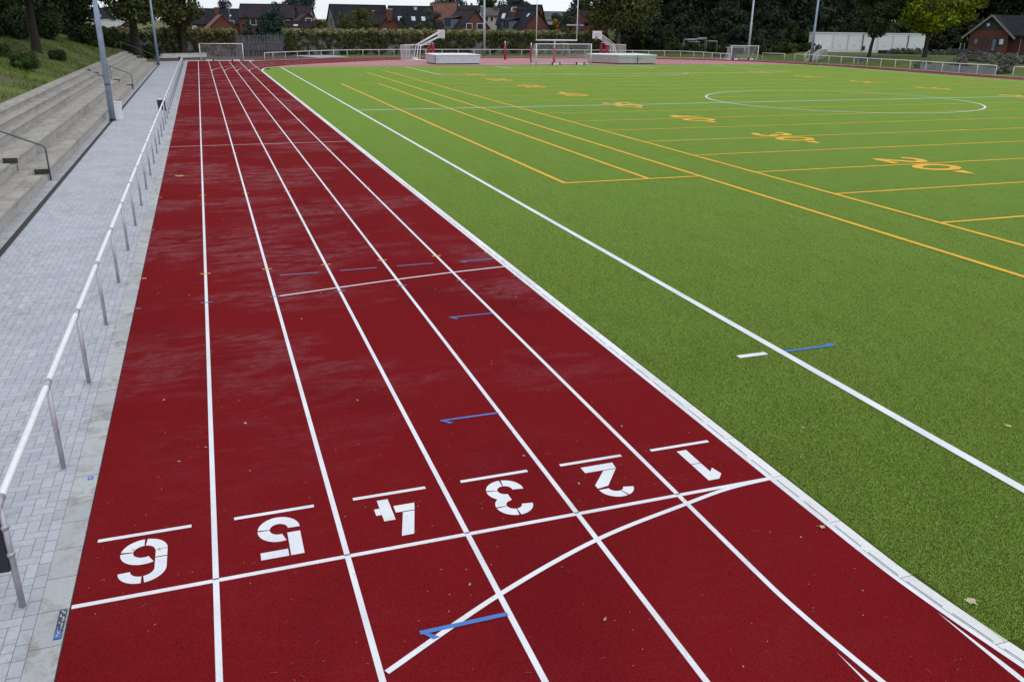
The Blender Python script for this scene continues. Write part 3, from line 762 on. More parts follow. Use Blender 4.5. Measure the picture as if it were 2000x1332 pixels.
# plates on the edging slabs
t = tag(MB().box(-.085, -.025, -.42, -.02, 0, .012).build('marker_plate', 'label_dark'), 'narrow dark blue plate with worn pale marks on the edging at the finish line', 'marker plate')
mb = MB()
for k in range(34):
    yy = -.39+.0106*k; xx = -.075+.04*random.random()
    mb.box(xx, xx+.007+.006*random.random(), yy, yy+.005+.004*random.random(), .0118, .0135)
mb.build('pale_marks', 'sign_white', t)
MB().box(-.083, -.027, -.418, -.335, .0122, .0128).build('blue_end', 'label_blue', t)
t = tag(MB().box(-.115, -.06, 2.38, 2.47, 0, .008).build('marker_plate', 'label_blue'), 'small square blue marker plate on the edging slabs beside lane six', 'marker plate')
mb = MB(); mb.box(-.10, -.075, 2.40, 2.41, .0078, .0095); mb.box(-.10, -.075, 2.43, 2.44, .0078, .0095); mb.build('pale_marks', 'sign_white', t)

# ------------------------------------------------------------------ masts, cabinet
def mast(label, x, y, r0, r1, H, mat, dark_base=True, z=0, head=True):
    t = thing('floodlight_mast', label, 'mast', (x, y, z), 0, 'floodlight masts round the pitch')
    MB().tube([(0, 0, -.1), (0, 0, H*.33), (0, 0, H*.332), (0, 0, H)], [r0, r0*.84, r0*.74, r1], 20).build('shaft', mat, t, True)
    if dark_base: MB().tube([(0, 0, -.1), (0, 0, .10)], r0*1.03, 20).build('base_sleeve', 'rubber', t, True)
    MB().tube([(0, 0, H*.11), (0, 0, H*.113)], r0*1.01, 20).build('seam_band', 'dark_plastic', t, True)
    if head:
        MB().box(-1.0, 1.0, -.06, .06, H, H+.12).build('cross_arm', mat, t)
        for k in (-.75, .75): MB().obox((k, -.15, H+.35), (1, 0, 0), (0, 1, -.5), (0, .5, 1), .28, .12, .24).build('floodlight', 'alu', t)
mast('tall blue grey mast standing nearest beside the white cabinet on the path', -3.0, 41.55, .150, .09, 16, 'pole')
mast('blue grey mast at the far left end of the path by the terrace', -3.1, 102.3, .16, .09, 16, 'pole')
mast('pale grey mast standing in front of the ivy hedge behind the metal box', 44.3, 128.5, .20, .13, 16, 'pole_pale', False)
mast('slim grey mast rising behind the small wheeled goal', 82.6, 112.6, .19, .11, 16, 'pole_pale', False)
mast('blue grey mast at the foot of the grass bank stairs', 87.2, 103.2, .20, .12, 16, 'pole', False)
t = thing('control_cabinet', 'small white metal control cabinet standing on the path beside the near mast', 'cabinet', (-2.72, 42.3, 0))
MB().box(-.19, .16, -.15, .17, 0.0, .83).build('body', 'white_metal', t)
MB().box(-.21, .18, -.17, .19, .83, .87).build('roof_cap', 'white_metal', t)
MB().box(.161, .168, -.06, .06, .42, .56).build('lock', 'dark_plastic', t)
MB().box(-.17, .14, -.156, -.15, .05, .80).build('door', 'white_sheet', t)

# ------------------------------------------------------------------ goals
def goal(label, loc, rz, w_, h_, top_d, bot_d, wheels, pr=.055, box_weights=True):
    t = thing('football_goal', label, 'goal', loc, rz)
    hw = w_/2
    MB().tube([(-hw, 0, .0), (-hw, 0, h_)], pr, 10).build('upright', 'white_metal', t, True)
    MB().tube([(hw, 0, .0), (hw, 0, h_)], pr, 10).build('upright', 'white_metal', t, True)
    MB().tube([(-hw-pr, 0, h_), (hw+pr, 0, h_)], pr, 10).build('crossbar', 'white_metal', t, True)
    mb = MB()
    for s in (-1, 1):
        mb.tube([(s*hw, 0, h_), (s*hw, top_d, h_-.02), (s*hw, bot_d, .05)], .025, 8); mb.tube([(s*hw, .05, .05), (s*hw, bot_d, .05)], .035, 8)
    mb.tube([(-hw, bot_d, .05), (hw, bot_d, .05)], .035, 8)
    mb.build('net_frame', 'white_metal', t, True)
    mb = MB(); r = .008; st = .16
    for x in np.arange(-hw+st/2, hw, st): mb.tube([(x, .02, h_), (x, top_d, h_-.12), (x, bot_d-.15, .06)], r, 3, False)
    for k in np.arange(st, math.hypot(h_, bot_d-top_d), st):
        f = k/math.hypot(h_, bot_d-top_d); y = top_d+(bot_d-.15-top_d)*f; z = (h_-.12)*(1-f)+.06*f
        mb.tube([(-hw, y, z), (hw, y, z)], r, 3, False)
    for s in (-1, 1):
        for z in np.arange(st, h_, st): mb.tube([(s*hw, .02, z), (s*hw, top_d+(bot_d-top_d)*(1-z/h_), z)], r, 3, False)
        for y in np.arange(st, bot_d, st):
            zz = h_ if y < top_d else h_*(1-(y-top_d)/(bot_d-top_d))
            mb.tube([(s*hw, y, .03), (s*hw, y, zz)], r, 3, False)
    mb.build('net', 'net', t)
    for x in wheels:
        wv = MB().obox((x, .35, .13), (1, 0, 0), (0, 1, 0), (0, 0, 1), .42, .09, .10).build('ballast', 'white_metal', t)
        for q in (-.5, .5): MB().tube([(x+q-.05, .35, .16), (x+q+.05, .35, .16)], .17, 12).build('wheel', 'rubber', wv, True)
    return t
goal('small white football goal at the far end of the straight running lanes', (4.08, 109.5, .006), -.05, 5.1, 2.10, .6, 1.5, (-1.6, 1.7))
goal('large white football goal behind the pitch in front of the red padded posts', (44.75, 96.65, .012), -.02, 7.4, 2.5, .8, 2.2, (-.9, 2.4), .06)
goal('small white football goal on black wheels standing on the track at the right bend', (80.0, 109.7, .006), .05, 4.9, 2.05, .6, 1.7, (-1.3, 1.6))

# american football goal post
t = thing('goal_post', 'tall white gooseneck american football goal post with red padded stem', 'goal post', (44.95, 100.4, .01))
MB().tube([(0, 0, 0), (0, 0, 1.85)], .17, 16).build('padding', 'red_pad', t, True)
MB().tube([(0, 0, 1.8), (-.02, 0, 2.1), (-.25, -.6, 2.65), (-.55, -1.5, 2.88), (-.62, -2.2, 2.92)], .085, 12).build('gooseneck', 'white_metal', t, True)
MB().tube([(.0, 0, 1.95), (.05, -.1, 2.3), (-.1, -.5, 2.85), (-.62, -2.15, 2.97)], .04, 10).build('stay', 'white_metal', t, True)
MB().tube([(-3.42, -2.2, 2.92), (2.20, -2.2, 2.92)], .085, 12).build('crossbar', 'white_metal', t, True)
for x in (-3.36, 2.14): MB().tube([(x, -2.2, 2.95), (x, -2.2, 9.5)], .055, 10).build('upright', 'white_metal', t, True)

# padded posts
def padpost(label, x, y):
    t = thing('padded_post', label, 'post', (x, y, .008), 0, 'red padded net posts')
    MB().tube([(0, 0, 0), (0, 0, 2.0)], .155, 14).build('padding', 'red_pad', t, True)
    MB().tube([(0, 0, 1.95), (0, 0, 2.5)], .065, 10).build('pole', 'galv_skylit', t, True)
padpost('red padded post with pale tip standing alone left of the large goal', 42.5, 113.0)
padpost('red padded post with pale tip standing close to the left upright of the large goal', 42.95, 103.6)

# basketball stands
def hoop(label, loc, rz, net_side=1):
    t = thing('basketball_stand', label, 'basketball hoop', loc, rz)          # local +x points to the court
    MB().box(-.6, .7, -.75, .75, .06, .14).box(-.5, .1, -.35, .35, .14, .45).build('base', 'white_sheet', t)
    mb = MB()
    for y in (-.7, .7):
        mb.tube([(-1.9, y, .06), (-1.9, y, 2.0), (.2, y*.6, 2.05)], .035, 8); mb.tube([(-1.9, y, .06), (2.4, y, .06)], .03, 8)
    for z in (.06, 2.0): mb.tube([(-1.9, -.7, z), (-1.9, .7, z)], .03, 8)
    mb.build('cage_frame', 'white_metal', t, True)
    mb = MB()
    for z in np.arange(.15, 2, .14): mb.tube([(-1.9, -.7, z), (-1.9, .7, z)], .012, 3, False); [mb.tube([(-1.9, y, z), (-.6, y*.8, z)], .012, 3, False) for y in (-.7, .7)]
    for q in np.arange(-.6, .61, .15): mb.tube([(-1.9, q, .1), (-1.9, q, 2.0)], .012, 3, False)
    for q in np.arange(-1.8, -.6, .15):
        for y in (-.7, .7): mb.tube([(q, y*(1-.2*(q+1.9)/1.3), .1), (q, y*(1-.2*(q+1.9)/1.3), 2.0)], .012, 3, False)
    mb.build('cage_mesh', 'net', t)
    mb = MB()
    for y in (-.4, .4):
        mb.tube([(-.2, y, .1), (.25, y*.7, 2.05)], .05, 8); mb.tube([(.3, y, .1), (.6, y*.7, 2.0)], .05, 8)
    mb.build('legs', 'white_metal', t, True)
    for y in (-.55, .55):
        MB().obox((2.35, y, 1.05), (1, 0, 0), (0, 1, 0), (0, 0, 1), .14, .17, .98).build('pad', 'red_pad', t)
    MB().tube([(2.35, -.55, 2.0), (2.35, -.55, 2.3), (2.35, .55, 2.3), (2.35, .55, 2.0)], .04, 8).tube([(.3, 0, 1.98), (2.35, 0, 2.1)], .05, 8).build('front_yoke', 'white_metal', t, True)
    mb = MB()
    for y in (-.25, .25):
        mb.tube([(.2, y, 2.05), (3.9, y, 3.75)], .055, 8); mb.tube([(.6, y, 1.85), (3.9, y, 3.15)], .055, 8)
    mb.tube([(2.9, 0, 2.78), (4.05, 0, 2.95)], .04, 8)
    mb.build('arm', 'white_metal', t, True)
    b = MB().box(4.0, 4.05, -.9, .9, 2.85, 3.95).build('backboard', 'sign_white', t)
    mb = MB(); k = 4.053
    for (ya, yb, za, zb) in ((-.30, .30, 3.52, 3.57), (-.30, .30, 3.10, 3.15), (-.30, -.25, 3.15, 3.52), (.25, .30, 3.15, 3.52)): mb.box(4.05, k, ya, yb, za, zb)
    mb.build('target_square', 'dark_plastic', b)
    R_ = [(4.28+.23*math.cos(a), .23*math.sin(a), 3.05) for a in np.linspace(0, 2*PI, 25)]
    MB().tube(R_, .012, 6).box(4.05, 4.07, -.08, .08, 2.98, 3.08).build('ring', 'orange', t)
    mb = MB()
    for a in np.linspace(0, 2*PI, 13)[:-1]:
        mb.tube([(4.28+.23*math.cos(a), .23*math.sin(a), 3.05), (4.28+.14*math.cos(a+.35), .14*math.sin(a+.35), 2.62)], .016, 3, False)
        mb.tube([(4.28+.23*math.cos(a), .23*math.sin(a), 3.05), (4.28+.14*math.cos(a-.35), .14*math.sin(a-.35), 2.62)], .016, 3, False)
    mb.build('net', 'green_net', t)
hoop('white mobile basketball stand with cage left of the long metal box, hoop pointing right', (28.9, 110.2, .01), .30)
hoop('white mobile basketball stand behind the right metal box, its board facing left', (61.1, 116.2, .01), PI+.42)

# metal covers for the high jump mats
def mat_cover(label, poly, z, panel, roofmat, groupn):
    c = np.mean(np.array(poly), axis=0)
    P = [(p[0]-c[0], p[1]-c[1]) for p in poly]
    t = thing('mat_cover', label, 'metal box', (c[0], c[1], z), 0, groupn)
    MB().prism(P, .12, 1.08).build('body', panel, t)
    big = [(p[0]*1.025, p[1]*1.03) for p in P]
    n = len(big); top = [(p[0]*.8, p[1]*.7) for p in P]
    mb = MB(); mb.prism(big, 1.08, 1.15)
    mb.add([(p[0], p[1], 1.15) for p in big]+[(p[0], p[1], 1.22) for p in top], [(i, (i+1) % n, n+(i+1) % n, n+i) for i in range(n)]+[tuple(range(n, 2*n))])
    mb.build('lid', roofmat, t)
    y0 = min(p[1] for p in P); x0 = [p[0] for p in P if abs(p[1]-y0) < .4]; xa, xb = min(x0), max(x0); xm = (xa+xb)/2
    MB().box(xm-.012, xm+.012, y0-.012, y0+.3, .14, 1.06).build('door_seam', 'dark_plastic', t)
    mb = MB(); mb.box(xm-.30, xm-.06, y0-.03, y0+.2, .60, .66); mb.box(xm+.15, xm+.40, y0-.03, y0+.2, .60, .66); mb.build('latch', 'steel_dull', t)
    MB().box(xa+.1, xb-.1, y0-.014, y0+.2, .86, .88).build('panel_ridge', 'galv', t)
    for q in (.08, .5, .92):
        x = xa+(xb-xa)*q
        MB().tube([(x-.05, y0+.35, .09), (x+.05, y0+.35, .09)], .09, 10).build('wheel', 'rubber', t, True)
    MB().prism([(p[0]*.96, p[1]*.94) for p in P], .05, .12).build('undercarriage', 'rubber', t)
mat_cover('long white sheet metal box on wheels covering the high jump mats left of the goal', [(28.85, 99.5), (34.75, 99.9), (34.6, 104.0), (28.75, 104.2)], .006, 'alu', 'white_sheet', 'metal mat covers behind the goal line')
mat_cover('shiny metal box with cut corner right of the goal covering mats', [(53.4, 98.7), (58.85, 98.5), (59.0, 103.6), (51.2, 103.8), (51.0, 102.0)], .006, 'alu_green', 'white_sheet', 'metal mat covers behind the goal line')

# ------------------------------------------------------------------ fitness area, mats, boards
t = thing('pull_up_frame', 'dull steel pull up frame of several bars beyond the far railing', 'exercise frame', (*at(1362, 106, 144)[:2], 0.0), -.4)
bars = [(-2.5, -.3, 0, 2.6), (-2.3, 1.2, .6, 2.75), (-.2, 1.4, 0, 2.95), (1.35, 3.2, .2, 2.45), (-1.6, .4, 1.1, 2.3)]
for xa, xb, y, h in bars:
    mb = MB()
    for x in (xa, xb): MB().tube([(x, y, -.3), (x, y, h)], .032, 8).build('upright', 'steel_dull', t, True)
    MB().tube([(xa, y, h-.03), (xb, y, h-.03)], .06, 8).build('bar', 'galv', t, True)
t = thing('parallel_bars', 'pale tubular parallel bars behind the small wheeled goal', 'exercise frame', (*at(1436, 112, 141)[:2], 0), -.35)
for y in (0, .9):
    mb = MB()
    for x in (-1.2, 1.6): MB().tube([(x, y, -.1), (x, y, 1.55)], .04, 8).build('upright', 'galv', t, True)
    MB().tube([(-1.6, y, 1.5), (1.9, y, 1.55), (2.2, y, 1.9)], .045, 8).build('bar', 'galv', t, True)
for lab, x, y in (('dark grey low cushion frame left of two behind the far railing', *at(1363, 115, 143)[:2]), ('dark grey low cushion frame just left of the small wheeled goal behind the railing', *at(1415, 115, 139)[:2])):
    t = thing('low_cushion', lab, 'cushion', (x, y, 0), -.45, 'low cushions behind the railing')
    MB().add([(-1.9, 0, 0), (1.9, 0, 0), (1.9, .9, 0), (-1.9, .9, 0), (-1.75, .15, .75), (1.75, .15, .75), (1.75, .75, .75), (-1.75, .75, .75)], [(3, 2, 1, 0), (4, 5, 6, 7), (0, 1, 5, 4), (1, 2, 6, 5), (2, 3, 7, 6), (3, 0, 4, 7)]).build('cushion_body', 'mat_dark', t)
    MB().box(-1.95, -1.9, 0, .9, 0, .8).build('end_board', 'panel_grey', t)
for lab, x, y in (('white board leaning left of two behind the railing right of the metal box', *at(1298, 112.5, 147)[:2]), ('white board right of two behind the railing right of the metal box', *at(1309, 112.5, 147)[:2])):
    t = thing('white_board', lab, 'board', (x, y, 0), -.3, 'white boards behind the railing')
    MB().obox((0, 0, .35), (1, 0, 0), (0, 1, .45), (0, -.45, 1), .36, .03, .36).build('panel', 'sign_white', t)
    MB().tube([(0, .05, .5), (0, .4, 0)], .02, 6).build('prop', 'steel_dull', t)
t = thing('waste_bin', 'dark waste bin standing behind the railing by the white boards', 'bin', (*at(1296, 110, 149)[:2], 0))
MB().tube([(0, 0, 0), (0, 0, 1.0)], [.24, .28], 14).build('body', 'dark_plastic', t, True)
MB().tube([(0, 0, 1.0), (0, 0, 1.08)], [.29, .2], 14).build('lid', 'dark_plastic', t, True)

# ------------------------------------------------------------------ foliage helpers
def leaves(clumps, n, size, seed=0, shell=.55, flat=0.0, asp=1.5):
    r = np.random.default_rng(seed)
    C_ = np.array([c[:3] for c in clumps], float); Rr = np.array([c[3:6] for c in clumps], float)
    wgt = (Rr[:, 0]*Rr[:, 1]*Rr[:, 2])**(2/3); idx = r.choice(len(clumps), n, p=wgt/wgt.sum())
    d = r.normal(size=(n, 3)); d /= np.linalg.norm(d, axis=1)[:, None]
    rad = (shell+(1-shell)*r.random(n))**.6
    rad *= 1+.18*r.normal(size=n)*.6
    P = C_[idx]+d*Rr[idx]*rad[:, None]
    nrm = d+r.normal(size=(n, 3))*.8; nrm[:, 2] += .25+flat; nrm /= np.linalg.norm(nrm, axis=1)[:, None]
    a = np.cross(nrm, r.normal(size=(n, 3))); a /= np.linalg.norm(a, axis=1)[:, None]; b = np.cross(nrm, a)
    s = size*(.55+.9*r.random(n))[:, None]
    V = np.empty((n, 4, 3)); V[:, 0] = P-a*s*asp*.5; V[:, 1] = P+b*s*.38+a*s*.08; V[:, 2] = P+a*s*asp*.5; V[:, 3] = P-b*s*.38+a*s*.08
    return V.reshape(-1, 3)
def leaf_mesh(name, V):
    n = len(V)//4
    me = bpy.data.meshes.new(name); me.vertices.add(n*4); me.loops.add(n*4); me.polygons.add(n)
    me.vertices.foreach_set('co', V.astype(np.float32).ravel()); me.loops.foreach_set('vertex_index', np.arange(n*4, dtype=np.int32))
    me.polygons.foreach_set('loop_start', np.arange(0, n*4, 4, dtype=np.int32)); me.update(calc_edges=True)
    return me
def leaf_obj(name, V, mat, parent=None):
    me = leaf_mesh(name, V); me.materials.append(M[mat]); o = bpy.data.objects.new(name, me); col.objects.link(o)
    if parent: o.parent = parent
    return o
def crown_clumps(shape, r, h, z0, k, seed, cr=.34):
    q = np.random.default_rng(seed); out = []
    for i in range(k):
        for _ in range(60):
            p = q.uniform(-1, 1, 3)
            if shape == 'round' and np.linalg.norm(p) <= 1: break
            if shape == 'cone' and math.hypot(p[0], p[1]) <= (1-(p[2]+1)/2)*.95+.05: break
            if shape == 'spread' and np.linalg.norm(p*np.array([1, 1, 1.0])) <= 1 and p[2] > -.55: break
            if shape == 'tallcone' and math.hypot(p[0], p[1]) <= math.sqrt(max(0, 1-(p[2]+1)/2))*.97+.03: break
            if shape == 'tall' and math.hypot(p[0], p[1]) <= math.sqrt(max(0, 1-abs(p[2])**3)): break
        f = cr*(.65+.7*q.random())
        if shape in ('cone', 'tallcone'): f *= .45+.8*(1-(p[2]+1)/2)
        out.append((p[0]*r*(1-f*.6), p[1]*r*(1-f*.6), z0+(p[2]*.5+.5)*h*.92, r*f, r*f, r*f*.75))
    top = max(o[2]+o[5]*.85 for o in out); k_ = h/(top-z0)
    return [(o[0], o[1], z0+(o[2]-z0)*k_, o[3], o[4], o[5]) for o in out]
def trunk_mesh(h, r, top, seed, lean=(0, 0), limbs=5, spread=1.0):
    q = np.random.default_rng(seed); mb = MB()
    pts = [(0, 0, -.4), (.0, 0, .05), (lean[0]*.2, lean[1]*.2, h*.35), (lean[0]*.6, lean[1]*.6, h*.7), (lean[0], lean[1], h)]
    mb.tube(pts, [r*1.7, r*1.3, r, r*.85, r*.7], 10)
    for i in range(limbs):
        a = 2*PI*i/limbs+q.random(); l = top*(.45+.35*q.random())
        b = np.array([lean[0]*.95, lean[1]*.95, h*(.82+.16*q.random())])
        e = b+np.array([math.cos(a)*spread*l*.55, math.sin(a)*spread*l*.55, l])
        mid = (b+e)/2+np.array([math.cos(a), math.sin(a), -.3])*l*.08
        mb.tube([b, mid, e], [r*.5, r*.3, r*.1], 6, False)
    mb.tube([(lean[0], lean[1], h*.9), (lean[0]*1.1, lean[1]*1.1, h+top*.8)], [r*.65, r*.12], 8, False)
    return mb
PROT = {}
def tree(name, label, cat, P, kind, group=None, rz=None, scale=1.0):
    """kind: (shape, crown radius, crown height, trunk height, trunk radius, clumps, leaves, leaf size, leaf mat, bark mat, seed[, lean])"""
    key = kind
    zb = P[2] if len(P) > 2 else zt(P[0], P[1])
    if key in PROT:
        c = copy_tree(PROT[key]); c.name = name
    else:
        shape, R_, H, th, tr, k, n, ls, lm, bm, seed = kind[:11]; lean = kind[11] if len(kind) > 11 else (0, 0)
        c = thing(name, label, cat, (0, 0, 0))
        if tr: trunk_mesh(th, tr, H*.75, seed, lean, 6, R_/H*1.6).build('trunk', bm, c, True)
        cl = [(x+lean[0], y+lean[1], z, a, b, d) for x, y, z, a, b, d in crown_clumps(shape, R_, H, th*.78 if tr else 0.0, k, seed)]
        leaf_obj('crown', leaves(cl, n, ls, seed, .45, 0.0), lm, c)
        PROT[key] = c
    c.location = (P[0], P[1], zb); c.rotation_euler = (0, 0, rz if rz is not None else random.random()*6.28); c.scale = (scale,)*3
    for kk in ('group', 'label', 'category'):
        if kk in c: del c[kk]
    return tag(c, label, cat, group)
def atg(u, v, D):
    p = at(u, v, D); return (p[0], p[1])

# ------------------------------------------------------------------ left bank: trees and bushes
K_oakL = ('round', 6.0, 12, 4.4, .31, 46, 15000, .30, 'leaf_mid', 'bark', 3)
K_darkL = ('round', 5.5, 12, 2.0, .40, 46, 15000, .30, 'leaf_dark', 'bark', 5)
K_darkL2 = ('tall', 4.6, 12, 1.0, .35, 46, 14000, .30, 'leaf_dark', 'bark', 8)
p = atg(72, 100, 66)
tree('oak_tree', 'large old tree with thick dark trunk on the bank above the terrace', 'tree', p, K_oakL, rz=.4)
for u, D, k, s, lab in ((-60, 60, K_darkL, 1.0, 'dark leafy tree at the left edge of the photo behind the terrace bank'), (18, 78, K_darkL2, 1.0, 'dark tree just left of the thick trunked tree on the bank'),
                        (100, 88, K_darkL, .95, 'dark tree close behind the thick trunked tree'), (132, 104, K_darkL2, .95, 'dark bushy tree at the right end of the left tree group, beside the sky gap'),
                        (-20, 100, K_darkL2, 1.1, 'tall dark tree far back on the bank at the left edge')):
    q = atg(u, 95, D); tree('bank_tree', lab, 'tree', q, k, scale=s)
K_big2 = ('round', 7.3, 11.5, 4.6, .55, 60, 17000, .36, 'leaf_mid', 'bark', 12)
tree('oak_tree', 'broad green tree with dark trunk behind the far mast at the end of the terrace', 'tree', (-5.6, 108.5, 1.2), ('round', 4.9, 10.5, 4.9, .50, 56, 16000, .36, 'leaf_mid', 'bark', 12))
tree('oak_tree', 'brownish green tree right of the far mast, hanging over the ivy hedge', 'tree', (-.6, 124, 0), ('round', 4.6, 9.5, 5.6, .36, 56, 15000, .33, 'leaf_olive', 'bark', 14), scale=.95)
K_bush = ('round', 1.4, 1.5, 0, 0, 26, 6500, .115, 'leaf_shrub', 'bark', 21)
K_bushd = ('round', 1.4, 1.5, 0, 0, 24, 5500, .13, 'leaf_dark', 'bark', 22)
for u, v, D, k, s, lab in ((45, 137, 52, K_bush, .70, 'green bush on the grass bank near the left edge of the photo'), (8, 130, 56, K_bush, .55, 'green bush at the left edge of the photo above the bank'), (112, 112, 64, K_bushd, .52, 'small dark bush on the bank right of the thick trunk'),
                       (178, 104, 92, K_bushd, 1.3, 'dark bush beside the upper end of the middle handrail'), (205, 104, 98, K_bushd, 1.4, 'dark bush just right of the near mast on the bank'), (225, 92, 104, K_bush, 1.5, 'grey green bush below the broad tree at the terrace end'),
                       (262, 98, 112, K_bush, 1.3, 'green bush between terrace end and far mast'), (287, 106, 112, K_bushd, 1.2, 'dark bush left of the foot of the far mast'), (150, 92, 104, K_bush, 1.3, 'green bush under the dark trees at the back of the lawn'), (85, 92, 84, K_bushd, 1.6, 'dark undergrowth bush behind the thick trunk'), (20, 100, 74, K_bushd, 1.7, 'dark undergrowth bush left of the thick trunk')):
    q = atg(u, v, D); tree('bush', lab, 'bush', q, k, scale=s)

# rough grass standing on the bank
q = np.random.default_rng(44); nB = 26000
bx = -6.75-8.5*q.random(nB)**1.1; by = 14+88*q.random(nB); clump = np.sin(bx*1.9+by*.6)+np.sin(by*1.3-bx)+q.normal(size=nB)*.7
keep = clump > -.2; bx, by = bx[keep], by[keep]; nB = len(bx)
bz = np.array([zt(float(a), float(b)) for a, b in zip(bx, by)])
hh = .06+.20*q.random(nB)**2; th_ = q.random(nB)*2*PI; wx = .012+.016*q.random(nB); lx, ly = q.normal(size=nB)*.10, q.normal(size=nB)*.10
V = np.empty((nB, 4, 3)); cx_, sx_ = np.cos(th_)*wx, np.sin(th_)*wx
V[:, 0] = np.stack([bx-cx_, by-sx_, bz-.02], -1); V[:, 1] = np.stack([bx+cx_, by+sx_, bz-.02], -1); V[:, 2] = np.stack([bx+lx+cx_*.3, by+ly+sx_*.3, bz+hh], -1); V[:, 3] = np.stack([bx+lx-cx_*.3, by+ly-sx_*.3, bz+hh], -1)
tag(leaf_obj('rough_grass', V.reshape(-1, 3), 'leaf_rough'), 'rough yellow green grass standing on the bank above the terrace', 'grass', None, 'stuff')

# ------------------------------------------------------------------ hedge, fences, wall at the far end
HP = smooth([(-14, 113.5), (-8, 120), (-1.2, 124.5), (7, 128.6), (14.7, 131.9), (26.3, 135.2), (45, 137), (60, 136.2), (68.5, 134.0)], 10)
HPa = np.array(HP); Hd = np.r_[0, np.cumsum(np.linalg.norm(np.diff(HPa, axis=0), axis=1))]
def hp(s, off=0.0):
    x = np.interp(s, Hd, HPa[:, 0]); y = np.interp(s, Hd, HPa[:, 1]); x2 = np.interp(s+.3, Hd, HPa[:, 0]); y2 = np.interp(s+.3, Hd, HPa[:, 1])
    d = np.array([x2-x, y2-y]); d = d/(np.linalg.norm(d)+1e-9) if np.linalg.norm(d) > 1e-6 else np.array([1, 0]); nn = np.array([d[1], -d[0]])
    return np.array([x, y])+nn*off, d, nn
def s_at_x(x): return float(np.interp(x, HPa[:, 0], Hd))
sA, sB = s_at_x(4.2), s_at_x(14.6)          # timber slat stretch
def panels(name, label, s0, s1, h, mat, step):
    t = thing(name, label, 'fence', (*hp(s0)[0], 0)); o = hp(s0)[0]
    for s in np.arange(s0, s1-.01, step):
        a, d, nn = hp(s); b = hp(min(s+step, s1))[0]; c = (a+b)/2-o; dd = b-a; L = np.linalg.norm(dd)
        MB().obox((c[0], c[1], h/2), (dd[0], dd[1], 0), (-dd[1], dd[0], 0), (0, 0, 1), L/2-.02, .05, h/2).build('panel', mat, t)
        MB().obox((a[0]-o[0], a[1]-o[1], h/2+.05), (dd[0], dd[1], 0), (-dd[1], dd[0], 0), (0, 0, 1), .06, .09, h/2+.05).build('post', mat, t)
    return t
panels('panel_fence', 'grey panel fence under the ivy along the far right of the ground', sB, Hd[-1], 3.0, 'panel_grey', 2.6)
panels('panel_fence', 'dark grey panel fence under the ivy behind the left of the small far goal', 0, sA, 3.0, 'panel_grey', 2.6)
t = thing('slat_fence', 'silvered timber slat fence with leaning slats behind the small far goal', 'fence', (*hp(sA)[0], 0)); o = hp(sA)[0]
mb = MB()
for s in np.arange(sA, sB, .14):
    a, d, nn = hp(s); tl_ = random.uniform(-.10, .12); hh = 2.75+random.uniform(-.06, .08)
    c = a-o; mb.obox((c[0], c[1], hh/2), (d[0], d[1], 0), (nn[0], nn[1], 0), (d[0]*tl_, d[1]*tl_, 1), .045, .018, hh/2)
mb.build('slats', 'timber_slats', t)
for z in (.75, 1.75, 2.72):
    a, b = hp(sA)[0]-o, hp(sB)[0]-o
    MB().tube([(*(hp(s, .045)[0]-o), z) for s in np.linspace(sA, sB, 6)], .04, 5).build('horizontal_rail', 'timber_slats', t)
mb = MB()
for q in np.linspace(sA, sB, 13)[:-1]:
    e = q+(sB-sA)/12; A_, B_ = hp(q, -.14)[0]-o, hp(e, -.14)[0]-o; dd = B_-A_; c = (A_+B_)/2
    mb.obox((c[0], c[1], 1.3), (dd[0], dd[1], 0), (-dd[1], dd[0], 0), (0, 0, 1), np.linalg.norm(dd)/2, .03, 1.3)
mb.build('backing', 'cladding_dark', t)

def hedge(label, s0, s1, seed, ntop, nlow):
    q = np.random.default_rng(seed); base = hp(s0)[0]
    t = thing('ivy_hedge', label, 'hedge', (*base, 0))
    top = []; low = []
    for s in np.arange(s0, s1, .55):
        a, d, nn = hp(s, .05); a = a-base
        top.append((a[0]+q.normal()*.1, a[1]+q.normal()*.15, 3.34+q.normal()*.12, .55, .5, .46))
    for s in np.arange(s0, s1, .42):
        dens = .95+.5*math.sin(s*.45+seed)+.35*math.sin(s*1.3)
        a, d, nn = hp(s, .22); a = a-base
        for k in range(2+int(max(dens, 0)*3.2)):
            z = 3.2-abs(q.normal())*1.4 if dens < .6 else q.uniform(.2, 3.3)
            if z < .15: continue
            low.append((a[0]+q.normal()*.15, a[1]+q.normal()*.1, z, .42, .26, .42))
    leaf_obj('top_growth', leaves(top, ntop, .20, seed, .5, .6), 'leaf_ivy_top', t)
    leaf_obj('hanging_growth', leaves(low, nlow, .20, seed+1, .3), 'leaf_ivy', t)
hedge('ivy hedge with pale flowering top along the far right of the timber slats', sB-.6, Hd[-1], 31, 17000, 40000)
hedge('dark ivy hedge with pale top left of the timber slats behind the small far goal', 4, sA+2.4, 37, 9000, 24000)
t = thing('low_wall', 'low pale concrete wall behind the left of the small far goal', 'wall', (-3.4, 121.0, 0), .48)
MB().box(-6.5, 6.4, -.12, .12, 0, .52).build('wall_body', 'conc_white', t)
MB().box(-6.55, 6.45, -.15, .15, .52, .57).build('coping', 'conc_white', t)

